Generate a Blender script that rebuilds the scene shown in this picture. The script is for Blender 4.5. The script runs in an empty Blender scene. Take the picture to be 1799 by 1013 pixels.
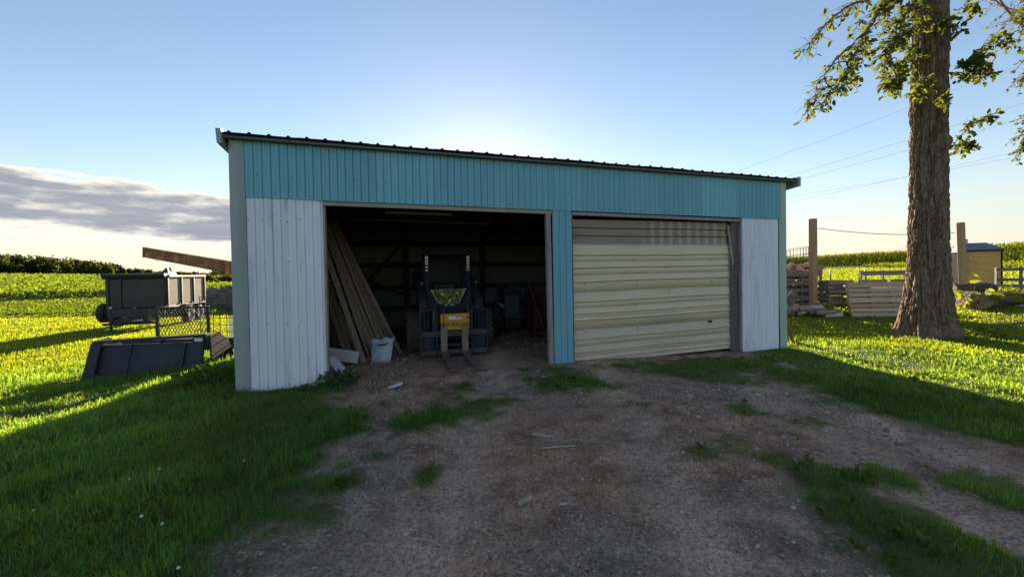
import bpy, bmesh, math, random
import numpy as np
from mathutils import Vector, Matrix, Euler
R = math.radians
random.seed(7); rng = np.random.default_rng(11)
S = bpy.context.scene
COL = S.collection

# ------------------------------------------------------------------ camera
cam = bpy.data.cameras.new('camera'); camo = bpy.data.objects.new('camera', cam); COL.objects.link(camo)
cam.sensor_width = 36.0; cam.lens = 690.0/1799.0*36.0; cam.shift_y = -17.5/1799.0
cam.clip_start = 0.05; cam.clip_end = 3000
camo.matrix_world = Matrix.Translation((0, 0, 1.55)) @ Matrix.Rotation(R(90-0.9), 4, 'X') @ Matrix.Rotation(R(-1.0), 4, 'Z')
S.camera = camo

# ------------------------------------------------------------------ sky, sun, exposure
SUN_AZ, SUN_EL = -4.4, 12.5          # degrees: azimuth from +Y towards +X, elevation
w = bpy.data.worlds.new('World'); S.world = w; w.use_nodes = True
nt = w.node_tree; nt.nodes.clear()
def N(t, **kw):
    n = nt.nodes.new(t)
    for k, v in kw.items():
        if k in n.inputs: n.inputs[k].default_value = v
        else: setattr(n, k, v)
    return n
def M2(op, a, b=None, c=None):
    n = nt.nodes.new('ShaderNodeMath'); n.operation = op
    for i, v in enumerate((a, b, c)):
        if v is None: continue
        if isinstance(v, (int, float)): n.inputs[i].default_value = v
        else: nt.links.new(v, n.inputs[i])
    return n.outputs[0]
def SS(x, lo, hi):
    n = nt.nodes.new('ShaderNodeMapRange'); n.interpolation_type = 'SMOOTHSTEP'
    nt.links.new(x, n.inputs[0]); n.inputs[1].default_value = lo; n.inputs[2].default_value = hi
    return n.outputs[0]
out = N('ShaderNodeOutputWorld'); bg = N('ShaderNodeBackground'); bg.inputs[1].default_value = 0.057
sky = N('ShaderNodeTexSky'); sky.sky_type = 'NISHITA'; sky.sun_disc = False
sky.sun_elevation = R(SUN_EL); sky.sun_rotation = R(SUN_AZ)
sky.altitude = 100; sky.air_density = 1.15; sky.dust_density = 0.10; sky.ozone_density = 3.0
tc = N('ShaderNodeTexCoord'); sep = N('ShaderNodeSeparateXYZ'); nt.links.new(tc.outputs['Generated'], sep.inputs[0])
az = M2('MULTIPLY', M2('ARCTAN2', sep.outputs[0], sep.outputs[1]), 57.2958)
el = M2('MULTIPLY', M2('ARCSINE', sep.outputs[2]), 57.2958)
def cloud_noise(sx, sy, scale, detail, seed):
    cb = N('ShaderNodeCombineXYZ'); nt.links.new(M2('MULTIPLY', az, sx), cb.inputs[0]); nt.links.new(M2('MULTIPLY', el, sy), cb.inputs[1]); cb.inputs[2].default_value = seed
    n = N('ShaderNodeTexNoise'); n.inputs['Scale'].default_value = scale; n.inputs['Detail'].default_value = detail; n.inputs['Roughness'].default_value = 0.58
    nt.links.new(cb.outputs[0], n.inputs['Vector']); return n.outputs[0]
n1 = cloud_noise(0.05, 0.26, 2.4, 7, 3.1); n2 = cloud_noise(0.13, 0.42, 2.0, 6, 9.4)
# long bank of cloud low in the west, thinning out towards the north
tilt = M2('ADD', el, M2('MULTIPLY', M2('ADD', az, 45.0), 0.045))
bank = M2('MULTIPLY', SS(tilt, 2.8, 6.0), M2('SUBTRACT', 1.0, SS(tilt, 8.4, 11.2)))
bank = M2('MULTIPLY', bank, M2('SUBTRACT', 1.0, SS(az, -33.0, -8.0)))
bank = M2('MULTIPLY', bank, SS(az, -150.0, -90.0))
dens = M2('ADD', M2('MULTIPLY', bank, 1.05), M2('MULTIPLY', M2('SUBTRACT', n1, 0.5), 1.5))
dens = M2('ADD', dens, M2('MULTIPLY', M2('SUBTRACT', n2, 0.5), 1.3))
dens = M2('SUBTRACT', dens, M2('SUBTRACT', 1.0, SS(bank, 0.0, 0.22)))
# thin streaks elsewhere near the horizon
st = M2('MULTIPLY', SS(el, 0.3, 2.5), M2('SUBTRACT', 1.0, SS(el, 4.5, 8.0)))
n3 = cloud_noise(0.03, 0.42, 2.6, 5, 21.0)
streak = M2('MULTIPLY', st, SS(n3, 0.56, 0.74))
n4 = cloud_noise(0.06, 0.9, 2.2, 6, 33.0)
def wisp(a0, a1, e0, e1):
    m_a = M2('MULTIPLY', SS(az, a0, a0+4), M2('SUBTRACT', 1.0, SS(az, a1-4, a1))); ec = M2('ADD', el, M2('MULTIPLY', az, -0.02))
    m_e = M2('MULTIPLY', SS(ec, e0, (e0+e1)/2), M2('SUBTRACT', 1.0, SS(ec, (e0+e1)/2, e1)))
    return M2('MULTIPLY', M2('MULTIPLY', m_a, m_e), SS(n4, 0.36, 0.60))
wisps = M2('MAXIMUM', wisp(31, 47, 2.9, 4.9), wisp(-50, -36, 4.0, 6.4))
cov = M2('MAXIMUM', M2('MAXIMUM', SS(dens, 0.32, 0.62), M2('MULTIPLY', streak, 0.5)), M2('MULTIPLY', wisps, 0.85))
thick = M2('MULTIPLY', SS(dens, 0.42, 1.10), M2('SUBTRACT', 1.12, M2('MULTIPLY', n4, 0.35)))
ccol = N('ShaderNodeMixRGB'); ccol.inputs[1].default_value = (5.0, 4.75, 4.1, 1); ccol.inputs[2].default_value = (1.6, 1.72, 2.05, 1)
nt.links.new(thick, ccol.inputs[0])
tint = N('ShaderNodeMixRGB'); tint.blend_type = 'MULTIPLY'; tint.inputs[0].default_value = 1.0; tint.inputs[2].default_value = (1.22, 1.0, 0.92, 1)
nt.links.new(sky.outputs[0], tint.inputs[1])
# pale haze lying along the whole horizon
hz_ = N('ShaderNodeMixRGB'); nt.links.new(M2('MULTIPLY', M2('SUBTRACT', 1.0, SS(el, 0.5, 14.0)), 0.72), hz_.inputs[0]); nt.links.new(tint.outputs[0], hz_.inputs[1]); hz_.inputs[2].default_value = (3.5, 3.6, 3.35, 1)
mixc = N('ShaderNodeMixRGB'); nt.links.new(cov, mixc.inputs[0]); nt.links.new(hz_.outputs[0], mixc.inputs[1]); nt.links.new(ccol.outputs[0], mixc.inputs[2])
nt.links.new(mixc.outputs[0], bg.inputs[0]); nt.links.new(bg.outputs[0], out.inputs[0])

sd = Vector((math.sin(R(SUN_AZ))*math.cos(R(SUN_EL)), math.cos(R(SUN_AZ))*math.cos(R(SUN_EL)), math.sin(R(SUN_EL))))
sl = bpy.data.lights.new('sun', 'SUN'); sl.energy = 5.0; sl.angle = R(0.5); sl.color = (1.0, 0.86, 0.66)
slo = bpy.data.objects.new('sun', sl); COL.objects.link(slo); slo.rotation_euler = sd.to_track_quat('Z', 'Y').to_euler(); slo.location = (0, 0, 40)
S.view_settings.view_transform = 'Standard'; S.view_settings.look = 'None'; S.view_settings.gamma = 1.0
S.view_settings.use_curve_mapping = False; S.view_settings.exposure = 1.98
S.render.engine = 'CYCLES'; S.cycles.max_bounces = 6; S.cycles.diffuse_bounces = 3; S.cycles.transmission_bounces = 4; S.cycles.use_denoising = True; S.cycles.denoiser = 'OPENIMAGEDENOISE'; S.cycles.denoising_input_passes = 'RGB_ALBEDO_NORMAL'; S.cycles.denoising_prefilter = 'NONE'
S.cycles.caustics_reflective = False; S.cycles.caustics_refractive = False

# ------------------------------------------------------------------ numpy noise
def _hash(ix, iy, iz, s):
    h = (ix.astype(np.int64)*374761393 + iy.astype(np.int64)*668265263 + iz.astype(np.int64)*2147483647 + s*974711) & 0xffffffff
    h = ((h ^ (h >> 13))*1274126177) & 0xffffffff
    h = ((h ^ (h >> 16))*2246822519) & 0xffffffff
    return ((h ^ (h >> 15)) & 0xffffff)/float(0xffffff)
def vnoise(x, y, z=None, s=0):
    x = np.asarray(x, float); y = np.asarray(y, float); z = np.zeros_like(x) if z is None else np.asarray(z, float)
    ix, iy, iz = np.floor(x), np.floor(y), np.floor(z); fx, fy, fz = x-ix, y-iy, z-iz
    fx, fy, fz = [f*f*(3-2*f) for f in (fx, fy, fz)]
    r = 0
    for a in (0, 1):
        for b in (0, 1):
            for c in (0, 1):
                r = r + _hash(ix+a, iy+b, iz+c, s)*(fx if a else 1-fx)*(fy if b else 1-fy)*(fz if c else 1-fz)
    return r
def fbm(x, y, z=None, o=4, s=0):
    r, a, t = 0, 1.0, 0.0
    for i in range(o):
        k = 2.03**i
        r = r + a*vnoise(np.asarray(x)*k+i*17.3, np.asarray(y)*k-i*9.1, None if z is None else np.asarray(z)*k, s+i); t += a; a *= 0.5
    return r/t
def ss(x, a=0.0, b=1.0):
    t = np.clip((np.asarray(x, float)-a)/(b-a), 0, 1); return t*t*(3-2*t)

# ------------------------------------------------------------------ mesh helpers
def link(o, parent=None):
    COL.objects.link(o)
    if parent is not None: o.parent = parent
    return o
def tag(o, label=None, cat=None, group=None, kind=None):
    if label: o['label'] = label
    if cat: o['category'] = cat
    if group: o['group'] = group
    if kind: o['kind'] = kind
    return o
def thing(name, label, cat, loc=(0, 0, 0), rz=0.0, group=None):
    o = bpy.data.objects.new(name, None); o.empty_display_size = 0.2; COL.objects.link(o)
    o.location = loc; o.rotation_euler = (0, 0, rz); return tag(o, label, cat, group)
def fast(name, V, F, mat, parent=None, col=None, smooth=False):
    """V (n,3) array; F list of index arrays of constant width each (k,3) or (k,4)"""
    me = bpy.data.meshes.new(name); V = np.ascontiguousarray(V, np.float32)
    me.vertices.add(len(V)); me.vertices.foreach_set('co', V.ravel())
    loops = np.concatenate([f.ravel() for f in F]).astype(np.int32)
    tot = np.concatenate([np.full(len(f), f.shape[1], np.int32) for f in F])
    st = np.concatenate([[0], np.cumsum(tot)[:-1]]).astype(np.int32)
    me.loops.add(len(loops)); me.loops.foreach_set('vertex_index', loops)
    me.polygons.add(len(tot)); me.polygons.foreach_set('loop_start', st); me.polygons.foreach_set('loop_total', tot)
    if smooth: me.polygons.foreach_set('use_smooth', np.ones(len(tot), bool))
    if col is not None:
        a = me.color_attributes.new('col', 'FLOAT_COLOR', 'POINT'); c = np.ones((len(V), 4), np.float32); c[:, :3] = col; a.data.foreach_set('color', c.ravel())
    me.update(calc_edges=True); me.materials.append(mat)
    return link(bpy.data.objects.new(name, me), parent)

class MB:
    def __init__(s): s.v = []; s.f = []
    def add(s, vs, fs):
        b = len(s.v); s.v += [tuple(v) for v in vs]; s.f += [tuple(i+b for i in f) for f in fs]; return s
    def box(s, x0, x1, y0, y1, z0, z1):
        return s.add([(x0,y0,z0),(x1,y0,z0),(x1,y1,z0),(x0,y1,z0),(x0,y0,z1),(x1,y0,z1),(x1,y1,z1),(x0,y1,z1)],
                     [(0,3,2,1),(4,5,6,7),(0,1,5,4),(1,2,6,5),(2,3,7,6),(3,0,4,7)])
    def bar(s, p, q, wd, ht, up=(0, 0, 1), w2=None, h2=None):
        p, q = Vector(p), Vector(q); d = (q-p).normalized(); up = Vector(up)
        if abs(d.dot(up)) > 0.98: up = Vector((0, 1, 0))
        x = d.cross(up).normalized(); z = x.cross(d); w2 = w2 or wd; h2 = h2 or ht; vs = []
        for c, a, b in ((p, wd, ht), (q, w2, h2)):
            for i, j in ((-1,-1),(1,-1),(1,1),(-1,1)): vs.append(c + x*(a/2*i) + z*(b/2*j))
        return s.add(vs, [(0,3,2,1),(4,5,6,7),(0,1,5,4),(1,2,6,5),(2,3,7,6),(3,0,4,7)])
    def tube(s, pts, r, n=8, cap=True):
        pts = [Vector(p) for p in pts]; rs = r if isinstance(r, (list, tuple)) else [r]*len(pts); vs = []; fs = []
        for i, p in enumerate(pts):
            d = (pts[min(i+1, len(pts)-1)]-pts[max(i-1, 0)]).normalized()
            u = Vector((0, 0, 1)) if abs(d.z) < 0.9 else Vector((1, 0, 0))
            x = d.cross(u).normalized(); y = x.cross(d)
            for k in range(n): a = 2*math.pi*k/n; vs.append(p + x*(rs[i]*math.cos(a)) + y*(rs[i]*math.sin(a)))
        for i in range(len(pts)-1):
            for k in range(n): k2 = (k+1) % n; fs.append((i*n+k, i*n+k2, (i+1)*n+k2, (i+1)*n+k))
        if cap: fs.append(tuple(range(n-1, -1, -1))); fs.append(tuple(range((len(pts)-1)*n, len(pts)*n)))
        return s.add(vs, fs)
    def prism(s, poly, a, b, axis='x'):
        """poly: list of 2-d points; extruded between a and b along axis"""
        n = len(poly); vs = []
        for t in (a, b):
            for (p, q) in poly: vs.append({'x': (t, p, q), 'y': (p, t, q), 'z': (p, q, t)}[axis])
        fs = [tuple(range(n-1, -1, -1)), tuple(range(n, 2*n))] + [(i, (i+1) % n, (i+1) % n+n, i+n) for i in range(n)]
        return s.add(vs, fs)
    def lathe(s, prof, n=24, c=(0, 0, 0), axis='x'):
        """prof: list of (along, radius)"""
        vs = []; fs = []; m = len(prof)
        for k in range(n):
            a = 2*math.pi*k/n
            for (t, r) in prof:
                u, v = r*math.cos(a), r*math.sin(a)
                p = {'x': (t, u, v), 'y': (u, t, v), 'z': (u, v, t)}[axis]; vs.append((p[0]+c[0], p[1]+c[1], p[2]+c[2]))
        for k in range(n):
            k2 = (k+1) % n
            for i in range(m-1): fs.append((k*m+i, k*m+i+1, k2*m+i+1, k2*m+i))
        return s.add(vs, fs)
    def build(s, name, mat, parent=None, bevel=0.0, smooth=False, loc=None):
        me = bpy.data.meshes.new(name); me.from_pydata([tuple(v) for v in s.v], [], s.f)
        bm = bmesh.new(); bm.from_mesh(me); bmesh.ops.recalc_face_normals(bm, faces=bm.faces)
        if bevel > 0:
            es = [e for e in bm.edges if len(e.link_faces) == 2 and e.calc_face_angle(0) > 0.5]
            bmesh.ops.bevel(bm, geom=es, offset=bevel, segments=1, profile=0.5, affect='EDGES')
        bm.to_mesh(me); bm.free()
        if smooth:
            for p in me.polygons: p.use_smooth = True
        me.materials.append(mat); o = link(bpy.data.objects.new(name, me), parent)
        if loc is not None: o.location = loc
        return o
def box(name, mat, parent, x0, x1, y0, y1, z0, z1, bevel=0.0): return MB().box(x0, x1, y0, y1, z0, z1).build(name, mat, parent, bevel)
def bar(name, mat, parent, p, q, a, b, bevel=0.0, up=(0, 0, 1)): return MB().bar(p, q, a, b, up).build(name, mat, parent, bevel)
def tube(name, mat, parent, pts, r, n=8): return MB().tube(pts, r, n).build(name, mat, parent, smooth=True)

# ------------------------------------------------------------------ materials
def newmat(name):
    m = bpy.data.materials.new(name); m.use_nodes = True; t = m.node_tree; t.nodes.clear()
    o = t.nodes.new('ShaderNodeOutputMaterial'); return m, t, o
def nz(t, co, scale, detail=4, rough=0.55, stretch=(1, 1, 1), off=0.0):
    mp = t.nodes.new('ShaderNodeMapping'); mp.inputs['Scale'].default_value = stretch; mp.inputs['Location'].default_value = (off, off*1.3, off*0.7)
    t.links.new(co, mp.inputs[0]); n = t.nodes.new('ShaderNodeTexNoise'); n.inputs['Scale'].default_value = scale; n.inputs['Detail'].default_value = detail; n.inputs['Roughness'].default_value = rough
    t.links.new(mp.outputs[0], n.inputs['Vector']); return n.outputs[0]
def ramp(t, x, stops):
    r = t.nodes.new('ShaderNodeValToRGB'); t.links.new(x, r.inputs[0]); e = r.color_ramp.elements
    while len(e) < len(stops): e.new(0.5)
    for i, (p, c) in enumerate(stops): e[i].position = p; e[i].color = c if len(c) == 4 else (*c, 1)
    return r.outputs[0]
def mixc_(t, f, a, b, mode='MIX'):
    m = t.nodes.new('ShaderNodeMixRGB'); m.blend_type = mode
    for i, v in enumerate((f, a, b)):
        if isinstance(v, (int, float)): m.inputs[i].default_value = v if i == 0 else (v, v, v, 1)
        elif isinstance(v, tuple): m.inputs[i].default_value = v if len(v) == 4 else (*v, 1)
        else: t.links.new(v, m.inputs[i])
    return m.outputs[0]
def rnd_info(t):
    return t.nodes.new('ShaderNodeObjectInfo').outputs['Random']
def surf(name, c1, c2, scale=3.0, rough=0.6, metal=0.0, bump=0.2, bscale=40.0, stretch=(1, 1, 1), c3=None, s3=6.0, cut=(0.55, 0.7), spec=0.4, vary=0.0, coat=0.0):
    """two-tone procedural surface; c3 = third tone in patches (rust, dirt, peeled paint)"""
    m, t, o = newmat(name); p = t.nodes.new('ShaderNodeBsdfPrincipled'); co = t.nodes.new('ShaderNodeTexCoord').outputs['Object']
    c = mixc_(t, ramp(t, nz(t, co, scale, 5, 0.6, stretch), [(0.32, (0, 0, 0)), (0.68, (1, 1, 1))]), c1, c2)
    if c3: c = mixc_(t, ramp(t, nz(t, co, s3, 6, 0.65, stretch, 4.7), [(cut[0], (0, 0, 0)), (cut[1], (1, 1, 1))]), c, c3)
    if vary:
        h = t.nodes.new('ShaderNodeHueSaturation'); t.links.new(c, h.inputs['Color'])
        mr = t.nodes.new('ShaderNodeMapRange'); t.links.new(rnd_info(t), mr.inputs[0]); mr.inputs[3].default_value = 1-vary; mr.inputs[4].default_value = 1+vary
        t.links.new(mr.outputs[0], h.inputs['Value']); c = h.outputs[0]
    t.links.new(c, p.inputs['Base Color']); p.inputs['Metallic'].default_value = metal
    rr = t.nodes.new('ShaderNodeMapRange'); t.links.new(nz(t, co, scale*2.2, 4, 0.6, stretch, 2.2), rr.inputs[0]); rr.inputs[3].default_value = max(0.05, rough-0.15); rr.inputs[4].default_value = min(1, rough+0.15)
    t.links.new(rr.outputs[0], p.inputs['Roughness']); p.inputs['Specular IOR Level'].default_value = spec; p.inputs['Coat Weight'].default_value = coat
    if bump:
        b = t.nodes.new('ShaderNodeBump'); b.inputs['Strength'].default_value = bump; b.inputs['Distance'].default_value = 0.01
        t.links.new(nz(t, co, bscale, 5, 0.6, stretch), b.inputs['Height']); t.links.new(b.outputs[0], p.inputs['Normal'])
    t.links.new(p.outputs[0], o.inputs[0]); return m
def leafmat(name, trans=0.5, gloss=0.06, tcol=(2.5, 1.75, 0.4), rough=0.45):
    """leaf colour from the per-vertex attribute 'col'; light passes through, as it does through real leaves"""
    m, t, o = newmat(name); a = t.nodes.new('ShaderNodeAttribute'); a.attribute_name = 'col'
    d = t.nodes.new('ShaderNodeBsdfDiffuse'); t.links.new(a.outputs['Color'], d.inputs[0])
    tr = t.nodes.new('ShaderNodeBsdfTranslucent'); t.links.new(mixc_(t, 1.0, a.outputs['Color'], (*tcol, 1), 'MULTIPLY'), tr.inputs[0])
    mx = t.nodes.new('ShaderNodeMixShader'); mx.inputs[0].default_value = trans; t.links.new(d.outputs[0], mx.inputs[1]); t.links.new(tr.outputs[0], mx.inputs[2])
    g = t.nodes.new('ShaderNodeBsdfGlossy'); g.inputs['Roughness'].default_value = rough; g.inputs[0].default_value = (0.8, 0.85, 0.8, 1)
    m2 = t.nodes.new('ShaderNodeMixShader'); m2.inputs[0].default_value = gloss; t.links.new(mx.outputs[0], m2.inputs[1]); t.links.new(g.outputs[0], m2.inputs[2])
    t.links.new(m2.outputs[0], o.inputs[0]); return m
def colmat(name, rough=0.85, bump=0.3, bscale=60):
    """opaque surface coloured by 'col' (stones, chips, sticks)"""
    m, t, o = newmat(name); a = t.nodes.new('ShaderNodeAttribute'); a.attribute_name = 'col'; p = t.nodes.new('ShaderNodeBsdfPrincipled')
    t.links.new(a.outputs['Color'], p.inputs['Base Color']); p.inputs['Roughness'].default_value = rough; p.inputs['Specular IOR Level'].default_value = 0.25
    t.links.new(p.outputs[0], o.inputs[0]); return m
MT = {}
MT['turq'] = surf('turquoise_paint', (0.15, 0.41, 0.50), (0.19, 0.46, 0.56), 2.0, 0.5, 0.0, 0.08, 25, (4, 4, 0.3), (0.27, 0.44, 0.48), 2.2, (0.56, 0.78), vary=0.09)
MT['white'] = surf('chalky_white_paint', (0.72, 0.73, 0.81), (0.79, 0.80, 0.86), 2.5, 0.55, 0.0, 0.08, 25, (3.5, 3.5, 0.35), (0.44, 0.43, 0.44), 2.0, (0.56, 0.76), vary=0.05)
MT['trimL'] = surf('weathered_green_trim', (0.30, 0.33, 0.33), (0.38, 0.41, 0.41), 3, 0.5, 0.0, 0.08, 20, (1, 1, 0.3), (0.20, 0.40, 0.34), 3.5, (0.55, 0.8))
MT['trimR'] = surf('pale_green_trim', (0.35, 0.47, 0.41), (0.42, 0.53, 0.47), 3, 0.5, 0.0, 0.08, 20, (1, 1, 0.3))
MT['roof'] = surf('grey_roof_steel', (0.20, 0.21, 0.21), (0.28, 0.29, 0.28), 3, 0.45, 0.4, 0.08, 20, (1, 0.3, 1), (0.22, 0.14, 0.09), 5, (0.62, 0.75))
MT['wall_old'] = surf('old_wall_steel', (0.20, 0.23, 0.24), (0.26, 0.29, 0.30), 2, 0.6, 0.1, 0.08, 20, (1, 1, 0.3))
MT['wood_grey'] = surf('weathered_grey_wood', (0.13, 0.115, 0.11), (0.24, 0.215, 0.205), 7, 0.85, 0, 0.5, 30, (6, 6, 0.5), (0.08, 0.07, 0.07), 8, (0.6, 0.75), vary=0.15)
MT['wood_pale'] = surf('pale_frame_wood', (0.30, 0.25, 0.20), (0.42, 0.36, 0.30), 5, 0.8, 0, 0.4, 30, (6, 6, 0.5), (0.20, 0.16, 0.15), 7, (0.58, 0.72), vary=0.1)
MT['wood_paleh'] = surf('pale_header_wood', (0.36, 0.31, 0.23), (0.46, 0.40, 0.30), 5, 0.8, 0, 0.4, 30, (0.4, 6, 6), (0.22, 0.18, 0.15), 4, (0.58, 0.72), vary=0.1)
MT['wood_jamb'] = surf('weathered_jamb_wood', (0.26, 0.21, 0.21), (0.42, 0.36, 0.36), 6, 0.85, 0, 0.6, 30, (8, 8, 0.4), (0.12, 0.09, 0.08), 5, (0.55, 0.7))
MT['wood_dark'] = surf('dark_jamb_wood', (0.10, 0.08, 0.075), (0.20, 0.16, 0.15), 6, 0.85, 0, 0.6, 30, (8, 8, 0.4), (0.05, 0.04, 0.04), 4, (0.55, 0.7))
MT['wood_board'] = surf('rough_sawn_lumber', (0.15, 0.108, 0.078), (0.28, 0.205, 0.145), 5, 0.85, 0, 0.5, 30, (6, 6, 0.4), vary=0.35)
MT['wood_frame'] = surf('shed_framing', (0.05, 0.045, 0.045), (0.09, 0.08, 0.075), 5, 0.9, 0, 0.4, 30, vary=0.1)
MT['pallet_new'] = surf('pale_pallet_wood', (0.42, 0.32, 0.225), (0.56, 0.44, 0.32), 4, 0.85, 0, 0.4, 30, (0.6, 6, 6), (0.36, 0.30, 0.23), 5, (0.55, 0.75), vary=0.16)
MT['pallet_old'] = surf('grey_pallet_wood', (0.15, 0.125, 0.11), (0.27, 0.23, 0.20), 4, 0.9, 0, 0.4, 30, (0.6, 6, 6), (0.08, 0.075, 0.07), 5, (0.6, 0.75), vary=0.18)
MT['post'] = surf('new_post_wood', (0.34, 0.22, 0.12), (0.46, 0.31, 0.18), 5, 0.8, 0, 0.3, 30, (6, 6, 0.4))
MT['steel_black'] = surf('dark_painted_steel', (0.026, 0.028, 0.034), (0.046, 0.048, 0.056), 3, 0.7, 0.0, 0.12, 30, c3=(0.10, 0.065, 0.05), s3=5, cut=(0.66, 0.78))
MT['steel_blue'] = surf('scratched_blue_black_steel', (0.022, 0.026, 0.042), (0.036, 0.041, 0.058), 2, 0.7, 0.0, 0.15, 30, c3=(0.11, 0.07, 0.055), s3=3.0, cut=(0.66, 0.8))
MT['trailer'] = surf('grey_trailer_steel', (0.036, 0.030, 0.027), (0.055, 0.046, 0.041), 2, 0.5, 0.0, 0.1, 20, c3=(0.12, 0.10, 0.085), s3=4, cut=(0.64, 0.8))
MT['trailer_side'] = surf('sun_lightened_trailer_side', (0.20, 0.170, 0.14), (0.27, 0.23, 0.19), 2, 0.85, 0.0, 0.1, 20, c3=(0.13, 0.11, 0.09), s3=3, cut=(0.56, 0.8), spec=0.05)  # sunlight on the side walls painted in as a lighter base colour
MT['matte_black'] = surf('matte_black_boards', (0.010, 0.010, 0.010), (0.018, 0.017, 0.016), 3, 0.95, 0.0, 0.1, 20, spec=0.03)
MT['rust'] = surf('rusty_steel', (0.20, 0.078, 0.040), (0.34, 0.135, 0.055), 3, 0.85, 0.1, 0.5, 40, c3=(0.55, 0.25, 0.08), s3=4, cut=(0.48, 0.64))
MT['rubber'] = surf('dusty_rubber', (0.022, 0.021, 0.02), (0.045, 0.04, 0.036), 6, 0.9, 0, 0.3, 50, c3=(0.11, 0.085, 0.06), s3=8, cut=(0.5, 0.75))
MT['rubber_mud'] = surf('muddy_rubber', (0.05, 0.04, 0.03), (0.10, 0.08, 0.055), 6, 0.9, 0, 0.3, 50, c3=(0.16, 0.125, 0.085), s3=8, cut=(0.5, 0.75))
MT['rim'] = surf('pale_steel_rim', (0.45, 0.45, 0.45), (0.6, 0.6, 0.6), 6, 0.4, 0.5, 0.1, 50)
MT['wire'] = surf('galvanised_wire', (0.10, 0.10, 0.10), (0.16, 0.15, 0.14), 9, 0.5, 0.6, 0, 50)
MT['loader'] = surf('dark_loader_paint', (0.016, 0.019, 0.025), (0.028, 0.033, 0.040), 3, 0.8, 0.0, 0.15, 40, c3=(0.09, 0.075, 0.06), s3=5, cut=(0.58, 0.8))
MT['yellow'] = surf('yellow_paint', (0.50, 0.28, 0.02), (0.58, 0.34, 0.03), 4, 0.45, 0.0, 0.05, 40, c3=(0.38, 0.23, 0.04), s3=7, cut=(0.6, 0.8))
MT['black'] = surf('black_lettering', (0.012, 0.012, 0.012), (0.02, 0.02, 0.02), 4, 0.6, 0, 0, 40)
MT['sticker'] = surf('white_sticker', (0.68, 0.68, 0.68), (0.78, 0.78, 0.78), 8, 0.5, 0, 0, 40)
MT['fork'] = surf('worn_fork_steel', (0.16, 0.12, 0.095), (0.27, 0.21, 0.165), 4, 0.6, 0.3, 0.3, 40, c3=(0.20, 0.16, 0.13), s3=6, cut=(0.58, 0.75))
MT['display'] = surf('pale_blue_print', (0.45, 0.60, 0.72), (0.55, 0.70, 0.80), 20, 0.5, 0, 0, 40)
MT['carriage'] = surf('dirty_carriage_steel', (0.06, 0.05, 0.045), (0.11, 0.09, 0.078), 4, 0.75, 0.1, 0.3, 40, c3=(0.16, 0.13, 0.105), s3=6, cut=(0.58, 0.75), spec=0.2)
MT['cardboard'] = surf('pale_board', (0.50, 0.46, 0.47), (0.60, 0.56, 0.56), 3, 0.7, 0, 0.1, 30)
MT['bag'] = surf('white_woven_bag', (0.36, 0.41, 0.47), (0.48, 0.52, 0.56), 5, 0.6, 0, 0.5, 20)
MT['darkplastic'] = surf('grey_green_panel', (0.06, 0.075, 0.075), (0.085, 0.10, 0.10), 4, 0.5, 0, 0.1, 40)
MT['red_dark'] = surf('dark_red_boards', (0.09, 0.03, 0.025), (0.13, 0.05, 0.04), 4, 0.8, 0, 0.2, 40)
MT['reflector'] = surf('reflective_tape', (0.62, 0.60, 0.56), (0.72, 0.70, 0.64), 20, 0.35, 0.2, 0, 40)
MT['tapered'] = surf('red_tape', (0.50, 0.12, 0.06), (0.58, 0.18, 0.08), 20, 0.4, 0, 0, 40)
MT['tarp'] = surf('dark_tarp', (0.06, 0.045, 0.04), (0.12, 0.09, 0.075), 3, 0.6, 0, 0.5, 8)
MT['brush'] = surf('rubble', (0.085, 0.066, 0.052), (0.19, 0.15, 0.12), 3, 0.9, 0, 0.8, 8, vary=0.3)
MT['firewood'] = surf('split_firewood', (0.32, 0.20, 0.13), (0.46, 0.31, 0.21), 4, 0.85, 0, 0.5, 30, (5, 5, 0.6), (0.20, 0.13, 0.09), 5, (0.55, 0.7), vary=0.35)
MT['wood_white'] = surf('bleached_wood', (0.40, 0.35, 0.31), (0.52, 0.46, 0.42), 4, 0.85, 0, 0.5, 30, (5, 5, 0.6), vary=0.25)
MT['log'] = surf('log_bark', (0.05, 0.04, 0.033), (0.11, 0.085, 0.065), 6, 0.95, 0, 0.8, 25, (1, 4, 4))
MT['logend'] = surf('log_end', (0.22, 0.16, 0.10), (0.30, 0.22, 0.14), 8, 0.9, 0, 0.3, 30)
MT['wagon_yellow'] = surf('rust_streaked_yellow_siding', (0.64, 0.45, 0.15), (0.74, 0.54, 0.20), 2.5, 0.6, 0, 0.1, 30, (1, 1, 0.25), (0.42, 0.20, 0.06), 2.6, (0.54, 0.74))
MT['wagon_roof'] = surf('blue_grey_roof_steel', (0.17, 0.18, 0.20), (0.23, 0.24, 0.26), 3, 0.5, 0.3, 0.05, 30)
MT['fieldstone'] = surf('grey_field_stone', (0.20, 0.18, 0.17), (0.36, 0.33, 0.31), 5, 0.9, 0, 0.5, 20, vary=0.25)
MT['paper'] = surf('white_paper', (0.62, 0.66, 0.72), (0.70, 0.72, 0.76), 5, 0.7, 0, 0.2, 30)
MT['grass'] = leafmat('grass_blades', 0.62, 0.02, (3.5, 2.25, 0.22), 0.6)
MT['leaf'] = leafmat('tree_leaves', 0.45, 0.02, (2.3, 1.7, 0.4), 0.6)
MT['crop'] = leafmat('crop_leaves', 0.5, 0.012, (2.2, 1.7, 0.35), 0.65)
MT['far'] = leafmat('far_tree_leaves', 0.35, 0.02)
MT['col'] = colmat('stones_and_chips')
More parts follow.
